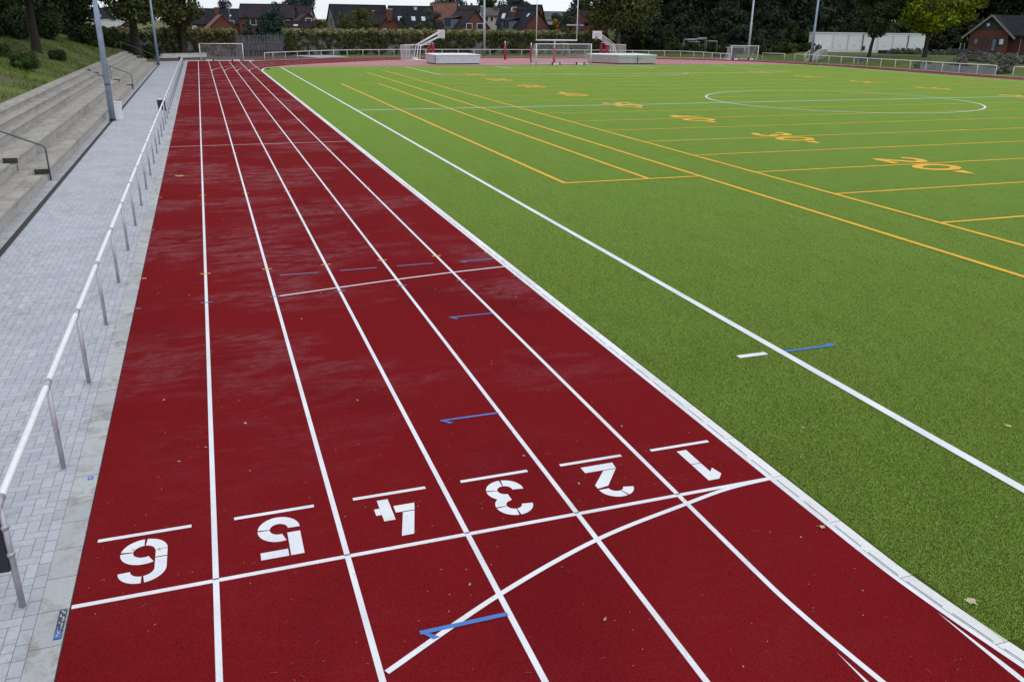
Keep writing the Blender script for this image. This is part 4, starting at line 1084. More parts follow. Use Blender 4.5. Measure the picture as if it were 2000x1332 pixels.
# saplings with stakes in front of the hedge
for lab, u in (('staked young tree with bare thin trunk in front of the ivy hedge on the left', 692), ('staked young tree seen through the net of the large goal', 1103)):
    q = g(u, 110.5); q = (q[0], min(q[1], 132.5)); q = np.array([at(u, 110, 138)[0], at(u, 110, 138)[1]])
    t = thing('staked_sapling', lab, 'young tree', (q[0], q[1], 0), 0, 'staked young trees by the hedge')
    for dx, dy in ((-.42, -.2), (.42, -.2), (0, .45)): MB().tube([(dx, dy, -.1), (dx, dy, 2.0)], .05, 7).build('stake', 'wood_stake', t, True)
    MB().box(-.45, .45, -.24, -.19, 1.85, 1.95).build('cross_bar', 'wood_stake', t)
    MB().tube([(0, 0, -.1), (.03, 0, 2.2), (0, 0, 4.2)], [.05, .04, .015], 7).build('trunk', 'bark_pale', t, True)
    leaf_obj('crown', leaves(crown_clumps('round', .9, 2.2, 2.6, 9, int(u)), 900, .17, int(u), .2), 'leaf_olive', t)

# ------------------------------------------------------------------ houses
def zv(u, v, D): return at(u, v, D)[2]
def house(name, label, uc, D, L, Wd, ez, rz_, rot, roof, wall, gable=None, wins=(), chim=(), sky=(), over=.35, group=None, dorm=(), z0=0.0):
    """local x = ridge, y = depth (front is -y); rot turns the ridge from image-parallel"""
    p = at(uc, 60, D)
    t = thing(name, label, 'house', (p[0], p[1], z0), -YAW+rot, group)
    hl, hw = L/2, Wd/2
    mb = MB(); mb.box(-hl, hl, -hw, hw, -.3, ez); mb.build('wall', wall, t)
    for s in (-1, 1):
        mb = MB(); x = s*hl
        mb.add([(x, -hw, ez), (x, hw, ez), (x, 0, rz_-.05), (x-s*.25, -hw, ez), (x-s*.25, hw, ez), (x-s*.25, 0, rz_-.05)], [(0, 1, 2), (5, 4, 3), (0, 2, 5, 3), (1, 4, 5, 2)])
        mb.build('gable', gable or wall, t)
    sl = (rz_-ez)/hw
    mb = MB(); o = over; th = .14
    for s in (-1, 1):
        y0, z0_ = s*(hw+o), ez-o*sl; a = .0
        P = [(-hl-.25, y0, z0_), (hl+.25, y0, z0_), (hl+.25, 0, rz_), (-hl-.25, 0, rz_)]
        Q = [(x, y, z+th) for x, y, z in P]
        fs = [(0, 1, 2, 3), (7, 6, 5, 4), (0, 4, 5, 1), (1, 5, 6, 2), (3, 7, 4, 0)]
        mb.add(P+Q, fs if s < 0 else [f[::-1] for f in fs])
    rf = mb.build('roof', roof, t)
    mb = MB().tube([(-hl-.25, 0, rz_+th), (hl+.25, 0, rz_+th)], .10, 6); mb.build('ridge_tiles', roof, rf)
    for (x, yf, h_, w_, m_) in chim:
        zz = rz_-abs(yf)*hw*sl
        ch = MB().box(x-w_/2, x+w_/2, yf*hw-w_/2, yf*hw+w_/2, zz-1.2, rz_+h_).build('chimney', m_, rf)
        MB().box(x-w_/2-.06, x+w_/2+.06, yf*hw-w_/2-.06, yf*hw+w_/2+.06, rz_+h_, rz_+h_+.10).build('chimney_cap', 'render_white', ch)
    for (x, f, w_, h_) in sky:                      # roof windows on the front slope
        c = np.array([x, -hw*f, ez+(rz_-ez)*(1-f)+th+.02]); ay = np.array([0, 1, sl]); az = np.array([0, -sl, 1])
        fr = MB().obox(c, (1, 0, 0), ay, az, w_/2+.07, h_/2+.07, .05).build('roof_window', 'frame_white', t)
        MB().obox(c+az/np.linalg.norm(az)*.055, (1, 0, 0), ay, az, w_/2, h_/2, .01).build('pane', 'glass_sky', fr)
    for wn in wins:
        face, a, z, w_, h_ = wn[:5]; gm = wn[5] if len(wn) > 5 else 'glass'; fm = wn[6] if len(wn) > 6 else 'frame_white'
        if face == 'f': c, ax, ay = (a, -hw-.02, z), (1, 0, 0), (0, 1, 0)
        elif face == 'b': c, ax, ay = (a, hw+.02, z), (1, 0, 0), (0, 1, 0)
        elif face == 'h': c, ax, ay = (-hl-.02, a, z), (0, 1, 0), (1, 0, 0)
        else: c, ax, ay = (hl+.02, a, z), (0, 1, 0), (1, 0, 0)
        fr = MB().obox(c, ax, ay, (0, 0, 1), w_/2+.09, .05, h_/2+.09).build('window', fm, t)
        MB().obox(c, ax, ay, (0, 0, 1), w_/2, .062, h_/2).build('pane', gm, fr)
    for (x, w_, zb, h_, m_) in dorm:                # front dormers with flat sloping roofs
        ytop = -hw*(1-(zb-ez)/(rz_-ez)) if zb > ez else -hw
        y0 = ytop-.3
        dm = MB().box(x-w_/2, x+w_/2, y0, y0+2.2, zb-.3, zb+h_).build('dormer', m_, t)
        MB().add([(x-w_/2-.2, y0-.25, zb+h_), (x+w_/2+.2, y0-.25, zb+h_), (x+w_/2+.2, y0+3.2, zb+h_+.7), (x-w_/2-.2, y0+3.2, zb+h_+.7), (x-w_/2-.2, y0-.25, zb+h_+.12), (x+w_/2+.2, y0-.25, zb+h_+.12), (x+w_/2+.2, y0+3.2, zb+h_+.82), (x-w_/2-.2, y0+3.2, zb+h_+.82)], [(3, 2, 1, 0), (4, 5, 6, 7), (0, 1, 5, 4), (1, 2, 6, 5), (2, 3, 7, 6), (3, 0, 4, 7)]).build('dormer_roof', roof, dm)
        MB().box(x-w_*.3, x-w_*.05, y0-.03, y0+.1, zb+.2, zb+h_-.2).box(x+w_*.05, x+w_*.3, y0-.03, y0+.1, zb+.2, zb+h_-.2).build('dormer_window', 'glass', dm)
    return t
R_ = math.radians
house('house', 'pale gabled house seen between the left trees through the sky gap', 216, 190, 6.5, 7, zv(205, 35, 190), zv(205, 18, 190), R_(15), 'roof_dark', 'render_white', wins=(('f', -1.5, 5, 1, 1.2), ('f', 1.5, 5, 1, 1.2), ('h', 0, 4, 1, 1.2)))
house('shed', 'small shed with orange red wall and dark roof behind the fence at left', 246, 150, 5.5, 4, zv(240, 60, 150), zv(240, 48, 150), R_(-70), 'roof_dark', 'brick', wins=(('h', 0, 1.5, .8, .8),))
house('row_house', 'long dark roofed row house left of the tall gabled house, purple tree behind it', 428, 176, 11.6, 8, zv(430, 47, 176), zv(430, 19.5, 176), R_(-4), 'roof_dark', 'brick_brown', chim=((.4, -.3, .35, .7, 'brick'),), wins=(('f', 4.4, 4.2, 1.0, 1.0, 'glass'), ('f', -3.5, 3.4, .8, .6, 'glass_sky')), sky=((3.5, .5, .25, .3),))
house('brick_outbuilding', 'red brick outbuilding with brown tiled slope and pointed gable behind the left hedge', 432, 158, 5, 5.6, zv(436, 58, 158), zv(436, 31, 158), R_(-64), 'roof_brown', 'brick', wins=())
house('house', 'tall house with broad umber roof and one white framed window left of the dark conifer', 527, 170, 10.3, 8, zv(530, 35, 170), zv(530, 11, 170), R_(8), 'roof_umber', 'brick', chim=((2.6, .1, .1, .5, 'render_white'),), wins=(('f', -2.5, zv(500, 43, 170), .95, 1.1), ('f', 3.9, zv(570, 45, 170), 1.2, .8)))
house('house', 'lower umber roofed house part right of the dark conifer', 590, 174, 4.2, 7, zv(590, 33, 174), zv(590, 13.5, 174), R_(4), 'roof_umber', 'slate_blue', wins=(('f', -.5, 4.6, 1.3, .8),))
house('small_house', 'small dark house with timbered gable between conifer and grey gabled house', 598, 160, 6.0, 4.6, zv(598, 47, 160), zv(598, 28, 160), R_(-66), 'roof_umber', 'brick_brown', gable='brick_brown', wins=(('g', 0, zv(598, 42, 160), 1.0, .9, 'glass'), ('g', 1.1, zv(598, 36, 160)-.1, .4, .3, 'glass_sky')))
house('lean_to', 'low dark roofed lean-to just above the hedge top left of centre', 586, 152, 4.3, 3.5, zv(586, 63, 152), zv(586, 45, 152), R_(6), 'roof_umber', 'render_white', sky=((-.6, .4, .6, .25),))
house('house', 'large dark roofed house with grey beige gable wall facing left', 701, 170, 11.0, 8.4, zv(700, 50, 170), zv(700, 12, 170), R_(24), 'roof_dark', 'brick_grey', wins=(('h', -.4, zv(650, 42, 170), .35, 1.2, 'glass', 'brick_grey'), ('h', .3, zv(650, 42, 170), .35, 1.2, 'glass', 'brick_grey')), chim=((2.8, -.55, -2.2, .4, 'brick'),))
house('house', 'dark roofed extension with red brick wall right of the pollard tree', 737, 164, 4.6, 5, zv(737, 47, 164), zv(737, 27, 164), R_(6), 'roof_umber', 'brick', wins=(('f', -1.0, zv(730, 53, 164), .4, .8),), chim=((-.6, -.2, .4, .35, 'brick'),))
t = house('brick_gable_house', 'steep red brick gable with central chimney rising above the hedge', 761, 160, 5, 4.9, zv(761, 60, 160), zv(761, 28, 160), R_(-80), 'roof_umber', 'brick', chim=((2.4, 0, .75, 1.0, 'brick'),), over=.1)
house('house', 'dark roofed house with white gable edge and three roof windows', 803, 172, 8.6, 8, zv(803, 54, 172), zv(803, 14.5, 172), R_(14), 'roof_dark', 'render_white', sky=((-2.5, .62, .6, .95), (.2, .62, .6, .95), (2.2, .62, .6, .95)), chim=((.9, -.12, -.1, .55, 'render_white'),), wins=(('f', -1, zv(790, 56, 172)-.3, .8, .5),))
house('house', 'brown tiled house with steep gable behind the bare bush', 868, 176, 5.6, 6.5, zv(868, 50, 176), zv(868, 8.5, 176), R_(-18), 'roof_brown', 'brick', wins=(('g', -.6, zv(880, 24, 176), .4, .5, 'glass', 'brick'),))
house('house', 'distant dark house behind the grey mast with small roof chimneys', 908, 200, 7, 7, zv(908, 30, 200), zv(908, 13, 200), R_(5), 'roof_umber', 'brick', sky=((1.2, .6, .5, .8),), chim=((1.6, 0, .6, .5, 'brick'), (-1.5, 0, .3, .6, 'render_white')))
house('house', 'dark roofed house with brick gable and two black windows behind the grey mast', 910, 158, 8.2, 6.8, zv(910, 62, 158), zv(910, 22, 158), R_(-62), 'roof_umber', 'brick', wins=(('g', -1.25, zv(918, 52.5, 158), 1.05, .95), ('g', .95, zv(936, 52.5, 158), 1.15, .95)), dorm=((-1.2, 3.6, zv(900, 55, 158), 1.5, 'slate_blue'),))
house('house', 'cream walled villa with hipped grey roof between the two dark houses', 962, 186, 5.2, 5.5, zv(962, 31, 186), zv(962, 18, 186), R_(10), 'roof_grey', 'render_cream', wins=(('f', -1.7, zv(953, 38, 186), .55, .9), ('f', -.6, zv(958, 38, 186), .55, .9), ('f', 1.6, zv(975, 40, 186), .6, .9)), chim=((.6, -.3, .5, .6, 'brick'),))
house('house', 'large dark house with two brick chimneys right of the cream villa', 1018, 174, 8.2, 8.5, zv(1018, 48, 174), zv(1018, 12, 174), R_(-14), 'roof_dark', 'brick', sky=((-1.6, .25, .4, .8), (-3.1, .62, .5, 1.3)), wins=())
house('house', 'dark house with tall plain brick gable facing the pitch behind the goal post', 1024, 158, 8.6, 6.9, zv(1024, 62, 158), zv(1030, 22.5, 158), R_(-58), 'roof_dark', 'brick', dorm=((-1.0, 3.0, zv(1005, 58, 158), 1.5, 'slate_blue'),), chim=((-2.2, -.25, .6, .55, 'brick'), (-1.2, -.55, -.1, .5, 'brick')), sky=((2.6, .25, .35, .6),))
house('house', 'low distant grey roofed house to the right of the tall brick gable', 1092, 205, 9, 8, zv(1092, 40, 205), zv(1092, 25, 205), R_(4), 'roof_grey', 'render_white', sky=((.5, .5, .5, .5),), chim=((2.2, .2, .2, .6, 'render_white'),))
house('house', 'dark roofed house with white window beside the large trunked tree', 1146, 172, 5, 7, zv(1146, 45, 172), zv(1146, 22, 172), R_(40), 'roof_umber', 'brick', wins=(('f', 0, zv(1148, 37, 172), .6, 1.2, 'glass_sky'),))
t = thing('carport', 'flat white carport roof above the hedge right of the goal post', 'carport', (*at(1128, 55, 150)[:2], 0), -YAW)
MB().box(-1.9, 1.5, -1.5, 1.5, zv(1128, 51, 150), zv(1128, 48.5, 150)).build('roof', 'white_sheet', t)
for x in (-1.6, 1.2): MB().tube([(x, -1.2, 0), (x, -1.2, zv(1128, 50, 150))], .08, 8).build('post', 'brick', t)
t = thing('blue_post', 'bright blue post rising beside the white carport roof', 'post', (*at(1130, 55, 148)[:2], 0), -YAW)
MB().tube([(0, 0, 0), (0, 0, zv(1130, 43, 148))], .14, 10).build('post', 'blue_plastic', t, True)
MB().tube([(0, 0, zv(1130, 43, 148)), (0, 0, zv(1130, 31, 148))], .03, 6).tube([(-.4, 0, zv(1130, 31, 148)), (.5, 0, zv(1130, 30, 148))], .03, 6).build('aerial', 'steel_dull', t)
t = thing('tv_aerial', 'thin roof aerial on a pole above the left row house', 'aerial', (*at(449, 40, 168)[:2], 0), -YAW)
zA = zv(449, 15, 168)
MB().tube([(0, 0, 0), (0, 0, zA)], .04, 6).build('pole', 'galv', t); MB().tube([(-.5, 0, zA), (.5, 0, zA-.1)], .04, 6).tube([(-.3, 0, zA-.25), (.4, 0, zA-.3)], .03, 6).build('antenna', 'galv', t)

# trees between and behind the houses
def gt(name, label, u, D, vtop, R, shape, lm, seed, th=1.0, n=5000, tr=.2, ls=.30, k=26, vb=None, cat='tree', rz=0.0, x=None):
    H = zv(u, vtop, D)-th*.78
    q = at(u, 60, D)
    tree(name, label, cat, (q[0], q[1], 0), (shape, R, H/.96, th, tr, k, n, ls, lm, 'bark', seed), rz=rz)
gt('tree', 'purple leaved round tree behind the left row house', 446, 215, 3, 4.0, 'round', 'leaf_purple', 51, 2.5, 9000)
gt('conifer', 'smaller dark blue green conifer standing left of the big conifer', 484, 146, 33, 1.7, 'tallcone', 'leaf_conifer', 52, .3, 6500, .15, .24, 44)
gt('conifer', 'big dark blue green conifer in front of the umber roofed house', 536, 146, 10, 3.1, 'tallcone', 'leaf_conifer', 53, .3, 15000, .2, .24, 80)
gt('conifer', 'low dark conifer between the two taller conifers', 507, 147, 42, 1.7, 'tallcone', 'leaf_conifer', 54, .3, 6000, .15, .24, 44)
gt('poplar', 'tall loose poplar crowns behind the houses left of centre', 592, 230, -14, 5.2, 'round', 'leaf_conifer', 55, 5, 6500, .3, .42, 40)
gt('tree', 'dark rounded treetop peeping over the umber ridge', 538, 225, 6, 2.0, 'round', 'leaf_conifer', 56, 4, 2000)
gt('pollard_tree', 'rounded olive green tree in front of the large grey gabled house', 695, 150, 17, 3.3, 'round', 'leaf_olive', 57, 1.6, 9000, .16, .22, 40)
gt('tree', 'loose olive tree top left of the grey gable', 630, 150, 42, 1.6, 'round', 'leaf_olive', 58, 1.2, 2500, .1, .22, 16)
gt('bush', 'green bush filling the gap left of the grey gable', 628, 156, 44, 1.7, 'round', 'leaf_mid', 71, .3, 3000, .08, .22, 16)
gt('conifer', 'small dark rounded conifer in front of the roof windows house', 790, 148, 29, .95, 'tall', 'leaf_dark', 59, .3, 3500, .1, .2, 20)
gt('tree', 'wide grey green loose bush beside the brown tiled house', 845, 150, 20, 2.1, 'round', 'leaf_grey', 60, 1.0, 4200, .12, .22, 26)
gt('tree', 'pale olive shrub above the hedge left of the grey green bush', 818, 147, 48, 1.1, 'round', 'leaf_olive', 61, .5, 1800, .08, .2, 12)
gt('tree', 'distant tree crowns behind the brown tiled house', 878, 235, -3, 5.0, 'round', 'leaf_conifer', 62, 6, 5000, .3, .42, 30)
gt('tree', 'tall dense green tree behind the cream villa', 962, 205, -12, 4.4, 'tall', 'leaf_dark', 63, 2, 9000, .3, .36, 50)
gt('tree', 'dark treetop behind the large dark house', 1008, 225, -9, 3.6, 'round', 'leaf_conifer', 64, 5, 5000, .3, .4, 30)
gt('conifer', 'dome shaped blue green tree right of the tall brick gable', 1082, 165, 29, 1.9, 'round', 'leaf_conifer', 65, .8, 4000, .15, .25, 24)
gt('bush', 'orange autumn bush above the hedge right of the goal post upright', 1085, 150, 40, 1.15, 'round', 'leaf_orange', 66, .6, 2200, .08, .2, 16)
gt('tree', 'pale green loose tree left of the white carport', 1106, 156, 28, 1.9, 'round', 'leaf_grey', 67, .8, 4500, .14, .24, 26)
gt('bush', 'small dark bush under the orange bush', 1080, 146, 52, .8, 'round', 'leaf_dark', 68, .2, 1500, .05, .2, 10)
gt('tree', 'green tree behind the white carport left of the large trunked tree', 1140, 190, -8, 3.6, 'round', 'leaf_conifer', 69, 3, 5500, .25, .34, 34)
gt('tree', 'dark bush beside the blue post', 1143, 147, 46, 1.2, 'round', 'leaf_dark', 70, .4, 2200, .08, .22, 14)
q = at(1207, 110, 143)
tree('oak_tree', 'large broad green tree with tall visible trunk at the right end of the ivy hedge', 'tree', (q[0], q[1], 0), ('round', 6.6, 12.0, 5.2, .33, 90, 24000, .34, 'leaf_mid', 'bark_pale', 77), rz=.6)

# ------------------------------------------------------------------ the dark wood on the right
K_w = [('round', 5.2, 15, 3.0, .35, 50, 9500, .46, 'leaf_wood', 'bark', 81), ('tall', 4.4, 17, 2.5, .35, 50, 9500, .46, 'leaf_wood_b', 'bark', 82), ('round', 5.8, 13, 2.5, .35, 50, 9500, .46, 'leaf_wood', 'bark', 83)]
r2 = random.Random(5)
wl = 'dark tall tree packed in the dense wood behind the right side of the ground'
wg = 'trees of the dark wood on the right'
for row, (D0, n) in enumerate(((173, 24), (183, 24), (196, 20))):
    for i in range(n):
        az = 27.5+(62-27.5)*(i+.5*(row % 2)+r2.uniform(-.2, .2))/(n-1)
        a = math.radians(az); dd = D0+r2.uniform(-3, 3)+min(max(az-36, 0)*1.7, 20)
        x, y = CAM[0]+math.sin(a)*dd, CAM[1]+math.cos(a)*dd
        tree('wood_tree', wl, 'tree', (x, y, zt(x, y)), K_w[(i+row) % 3], wg, scale=r2.uniform(.92, 1.2))
for u_, D_ in ((1905, 170), (1935, 166), (1965, 172), (1995, 168), (1925, 186), (1950, 192), (1982, 190)):
    q = at(u_, 40, D_); tree('wood_tree', wl, 'tree', (q[0], q[1], zt(q[0], q[1])), K_w[2], wg, scale=1.25)
K_u = [('round', 2.6, 3.6, 0, 0, 24, 4200, .30, 'leaf_dark', 'bark', 91), ('round', 2.9, 3.2, 0, 0, 24, 4200, .30, 'leaf_wood_b', 'bark', 92), ('round', 2.4, 4.4, 0, 0, 24, 4200, .30, 'leaf_wood', 'bark', 93)]
ul = 'dark green shrub in the thicket along the lower edge of the wood'
for row, (D0, n, s0) in enumerate(((161, 13, 1.0), (166, 14, 1.35), (171, 13, 1.6))):
    for i in range(n):
        az = 26.2+(37.4-26.2)*(i+.5*row+r2.uniform(-.25, .25))/(n-1)
        a = math.radians(az); dd = D0+r2.uniform(-2, 2)+(0 if az < 36 else 6)
        x, y = CAM[0]+math.sin(a)*dd, CAM[1]+math.cos(a)*dd
        tree('wood_shrub', ul, 'shrub', (x, y, zt(x, y)-.2), K_u[(i+row) % 3], 'shrubs along the edge of the wood', scale=s0*r2.uniform(.8, 1.15))
for i in range(15):
    a = math.radians(38.5+1.35*i+r2.uniform(-.3, .3)); dd = (171 if i < 9 else 180)+r2.uniform(-2, 2); x, y = CAM[0]+math.sin(a)*dd, CAM[1]+math.cos(a)*dd
    tree('wood_shrub', 'dark shrub filling the shade behind garages and clubhouse', 'shrub', (x, y, zt(x, y)-.2), K_u[i % 3], 'shrubs behind garages and clubhouse', scale=r2.uniform(1.2, 1.6))
K_tan = ('round', 1.6, 1.7, 0, 0, 16, 2600, .24, 'leaf_olive', 'bark', 95)
for i in range(16):
    u = 1290+i*17+r2.uniform(-5, 5); a = math.radians(19.46+math.degrees(math.atan((u-1000)/FPX)))
    dd = 157+r2.uniform(-2, 2); x, y = CAM[0]+math.sin(a)*dd, CAM[1]+math.cos(a)*dd
    tree('wood_shrub', 'low olive brown shrub in front of the dark thicket', 'shrub', (x, y, zt(x, y)-.2), K_tan if i % 2 else K_u[0], 'low shrubs in front of the thicket', scale=r2.uniform(.7, 1.0)*(1 if i % 2 else .6))
gt('tree', 'slender grey tree at the left end of the dark wood', 1268, 152, 18, 2.8, 'round', 'leaf_grey', 96, 1.2, 6000, .15, .28, 30)
gt('bush', 'small yellow green bush glowing at the left end of the dark wood', 1258, 146, 50, .55, 'tall', 'leaf_yellow', 97, .3, 900, .05, .2, 8)

# ------------------------------------------------------------------ right bank: garages, clubhouse, trees
def frame_at(u, v, D): 
    q = at(u, v, D); return q
ga, gb = at(1588, 98.5, 141), at(1803, 101, 138.5)
zb = min(ga[2], gb[2]); L = math.hypot(gb[0]-ga[0], gb[1]-ga[1]); rz_ = math.atan2(gb[1]-ga[1], gb[0]-ga[0])
t = thing('garage_block', 'long low white garage block with six pale doors on the grass bank', 'garages', (ga[0], ga[1], zb), rz_)
Hh = 2.62
MB().box(0, L, .06, 5.5, -1.0, Hh).build('wall', 'white_sheet', t)
MB().box(-.08, L+.08, -.02, 5.6, Hh, Hh+.16).build('roof_edge', 'render_white', t)
x0 = 3.0; dw = (L-x0-.25)/6
for i in range(6):
    d_ = MB().box(x0+dw*i+.12, x0+dw*(i+1)-.12, .0, .06, .05, 2.25).build('garage_door', 'white_metal', t)
    mb = MB()
    for z in np.arange(.2, 2.2, .22): mb.box(x0+dw*i+.13, x0+dw*(i+1)-.13, -.006, .0, z, z+.015)
    mb.build('door_ribs', 'alu', d_)
    MB().box(x0+dw*(i+.5)-.09, x0+dw*(i+.5)+.09, -.05, 0, .75, .83).build('handle', 'steel_dull', d_)
    MB().box(x0+dw*i-.04, x0+dw*i+.04, .015, .06, 0, Hh-.03).build('pillar', 'alu' if i % 2 else 'render_white', t)
    if i in (2, 5): MB().tube([(x0+dw*i, -.06, -.2), (x0+dw*i, -.06, Hh)], .05, 8).build('downpipe', 'dark_plastic', t)
    MB().box(x0+dw*i+.05, x0+dw*(i+1)-.05, .03, .06, 2.26, 2.32).build('lintel_line', 'alu', t)

# clubhouse
D_c = 137; ca = at(1887, 108, D_c); cb = at(1962, 111, D_c-3)
rzc = math.atan2(cb[1]-ca[1], cb[0]-ca[0]); Lc = math.hypot(cb[0]-ca[0], cb[1]-ca[1])
t = thing('clubhouse', 'red brick clubhouse with dark gable and tiled roof at the right edge of the photo', 'clubhouse', (ca[0], ca[1], .75), rzc)
ez = 3.55; rg = 6.1; hw = Lc/2
MB().box(0, Lc, 0, 8.0, -.6, ez).build('wall', 'brick_club', t)
MB().box(Lc+.003, Lc+14, 2.0, 9.9, -.6, ez-.2).build('side_wing_wall', 'brick_club', t)
gx = hw
mb = MB(); mb.add([(-.1, -.05, ez-.45), (Lc+.1, -.05, ez-.45), (gx, -.05, rg+.05), (-.1, .1, ez-.45), (Lc+.1, .1, ez-.45), (gx, .1, rg+.05)], [(0, 1, 2), (5, 4, 3), (0, 3, 4, 1), (1, 4, 5, 2), (2, 5, 3, 0)])
mb = MB(); sl = (rg-ez)/hw
zc0 = 3.95; fx = (zc0-ez)/sl
mb.add([(fx, -.06, zc0), (Lc-fx, -.06, zc0), (gx, -.06, rg), (fx, .2, zc0), (Lc-fx, .2, zc0), (gx, .2, rg)], [(0, 1, 2), (5, 4, 3), (0, 3, 4, 1), (1, 4, 5, 2), (2, 5, 3, 0)])
mb.build('gable_cladding', 'cladding_dark', t)
MB().add([(0, 0, ez), (Lc, 0, ez), (Lc-fx, 0, zc0), (fx, 0, zc0), (0, .2, ez), (Lc, .2, ez), (Lc-fx, .2, zc0), (fx, .2, zc0)], [(0, 1, 2, 3), (7, 6, 5, 4), (0, 3, 7, 4), (1, 5, 6, 2)]).build('gable_brick', 'brick_club', t)
mb = MB(); ov = 1.0; th = .16
for s in (-1, 1):
    xe = gx+s*(hw+ov); ze = ez-ov*sl
    P = [(xe, -.7, ze), (gx, -.7, rg), (gx, 9, rg), (xe, 9, ze)]; Q = [(x, y, z+th) for x, y, z in P]
    fs = [(3, 2, 1, 0), (4, 5, 6, 7), (0, 1, 5, 4), (2, 3, 7, 6), (3, 0, 4, 7)]
    mb.add(P+Q, fs if s < 0 else [f[::-1] for f in fs])
# wing roof, ridge along x
yc = 6.0; hwy = 4.9
for s in (-1, 1):
    ye = yc+s*hwy; P = [(gx, ye, 3.05), (Lc+15, ye, 3.05), (Lc+15, yc, rg-.02), (gx, yc, rg-.02)]; Q = [(x, y, z+th) for x, y, z in P]
    fs = [(0, 1, 2, 3), (7, 6, 5, 4), (0, 4, 5, 1), (1, 5, 6, 2)]
    mb.add(P+Q, fs if s < 0 else [f[::-1] for f in fs])
rf = mb.build('roof', 'roof_dark', t)
mb = MB()
for s in (-1, 1):
    xe = gx+s*(hw+ov); ze = ez-ov*sl
    mb.obox(((xe+gx)/2, -.74, (ze+rg)/2+.06), (gx-xe, 0, rg-ze), (0, 1, 0), (-(rg-ze), 0, gx-xe), math.hypot(gx-xe, rg-ze)/2, .035, .13)
mb.build('barge_board', 'brick_grey', rf)
MB().obox((gx-.4, -.1, 4.75), (1, 0, .2), (0, 1, 0), (-.2, 0, 1), .22, .05, .22).build('gable_lamp', 'glass_sky', t)
k = Lc/6.7
for nm, xa, xb, za, zb_, pm_ in (('window', .80, 1.75, 1.75, 2.75, 'slate_blue'), ('window', 5.15, 6.15, 1.75, 2.75, 'glass_sky')):
    fr = MB().box(xa*k-.08, xb*k+.08, -.06, .0, za-.08, zb_+.08).build('window', 'cladding_dark', t)
    MB().box(xa*k+.12, xb*k-.12, -.075, -.06, za+.1, zb_-.1).build('pane', pm_, fr)
for xa, xb, pm_ in ((2.35, 3.35, 'door_brown'), (3.95, 4.95, 'glass')):
    fr = MB().box(xa*k, xb*k, -.07, .0, 0, 2.75).build('door', 'cladding_dark', t)
    MB().box(xa*k+.18, xb*k-.18, -.085, -.07, .9, 2.55).build('door_panel', 'slate_blue' if pm_ == 'glass' else pm_, fr)
MB().tube([(-.1, -.2, 2.4), (-.3, -.5, 2.95)], .04, 6).build('downpipe', 'galv', t)
MB().box(Lc+3.6, Lc+5.6, 1.93, 2.0, 0, 2.7).build('entrance', 'glass', t)
MB().tube([(Lc+1.6, 1.9, 0), (Lc+1.6, 1.9, 3.0)], .05, 6).build('wing_downpipe', 'galv', t)
# porch gable of the wing
MB().add([(Lc+2.6, .6, 3.0), (Lc+9, .6, 3.0), (Lc+5.8, .6, 4.9), (Lc+2.6, 4.5, 3.0), (Lc+9, 4.5, 3.0), (Lc+5.8, 4.5, 4.9)], [(0, 1, 2), (5, 4, 3), (0, 2, 5, 3), (1, 4, 5, 2), (0, 3, 4, 1)]).build('porch_roof', 'roof_dark', t)

# table and bins in front of the clubhouse, frame
t = thing('bench_table', 'dark outdoor table with benches in front of the clubhouse door', 'table', (*at(1895, 110, 131)[:2], .8), -.6)
MB().box(-1.3, 1.3, -.35, .35, .70, .78).build('table_top', 'steel_dull', t); MB().box(-1.1, -.9, -.3, .3, 0, .70).box(.9, 1.1, -.3, .3, 0, .70).build('legs', 'cladding_dark', t)
for y in (-.75, .75): MB().box(-1.3, 1.3, y-.15, y+.15, .40, .46).box(-1.0, -.9, y-.1, y+.1, 0, .40).box(.9, 1.0, y-.1, y+.1, 0, .40).build('bench', 'cladding_dark', t)
for lab, u in (('dark rectangular waste container left of the clubhouse table', 1880), ('dark rectangular waste container right of the outdoor table', 1907)):
    t = thing('waste_container', lab, 'container', (*at(u, 109, 129)[:2], .72), -.5, 'dark containers before the clubhouse')
    MB().box(-.6, .6, -.4, .4, 0, 1.05).build('body', 'label_dark', t); MB().box(-.63, .63, -.43, .43, 1.05, 1.15).build('lid', 'dark_plastic', t)
t = thing('frame_stand', 'small pale green metal frame standing left of the clubhouse corner', 'frame', (*at(1878, 98, 139)[:2], zv(1878, 98, 139)), -.5)
MB().tube([(-.3, 0, 0), (-.3, 0, 1.0), (.35, 0, 1.0), (.35, 0, 0)], .05, 8).build('frame', 'galv_skylit', t); MB().box(-.25, .3, -.02, .02, .3, .95).build('panel', 'leaf_conifer', t)
# right-hand trees
K_r = ('round', 3.3, 8.0, 4.3, .21, 44, 12000, .26, 'leaf_dark', 'bark', 101, (.5, .1))
q = atg(1697, 110, 123); q = (q[0], q[1], zt(*q)-.05); tree('lawn_tree', 'dark green tree with leaning trunk in front of the white garages', 'tree', (q[0], q[1], q[2]-.05), K_r, rz=-.55, scale=1.06)
q = at(1806, 108, 120); tree('maple_tree', 'yellow green maple with dark trunk right of the garages', 'tree', (q[0], q[1], q[2]-.1), ('round', 4.6, 9.0, 4.3, .26, 52, 17000, .27, 'leaf_yellow', 'bark', 103), rz=2.2)
q = at(1862, 97, 146); tree('maple_tree', 'yellow tinged tree with forked pale trunk left of the clubhouse', 'tree', (q[0], q[1], q[2]-.2), ('round', 4.2, 9.0, 4.6, .16, 46, 12500, .28, 'leaf_yellow', 'bark_pale', 105), rz=1.0)
K_lav = ('round', 1.0, .95, 0, 0, 10, 1500, .13, 'leaf_lavender', 'bark', 111)
gi = 0
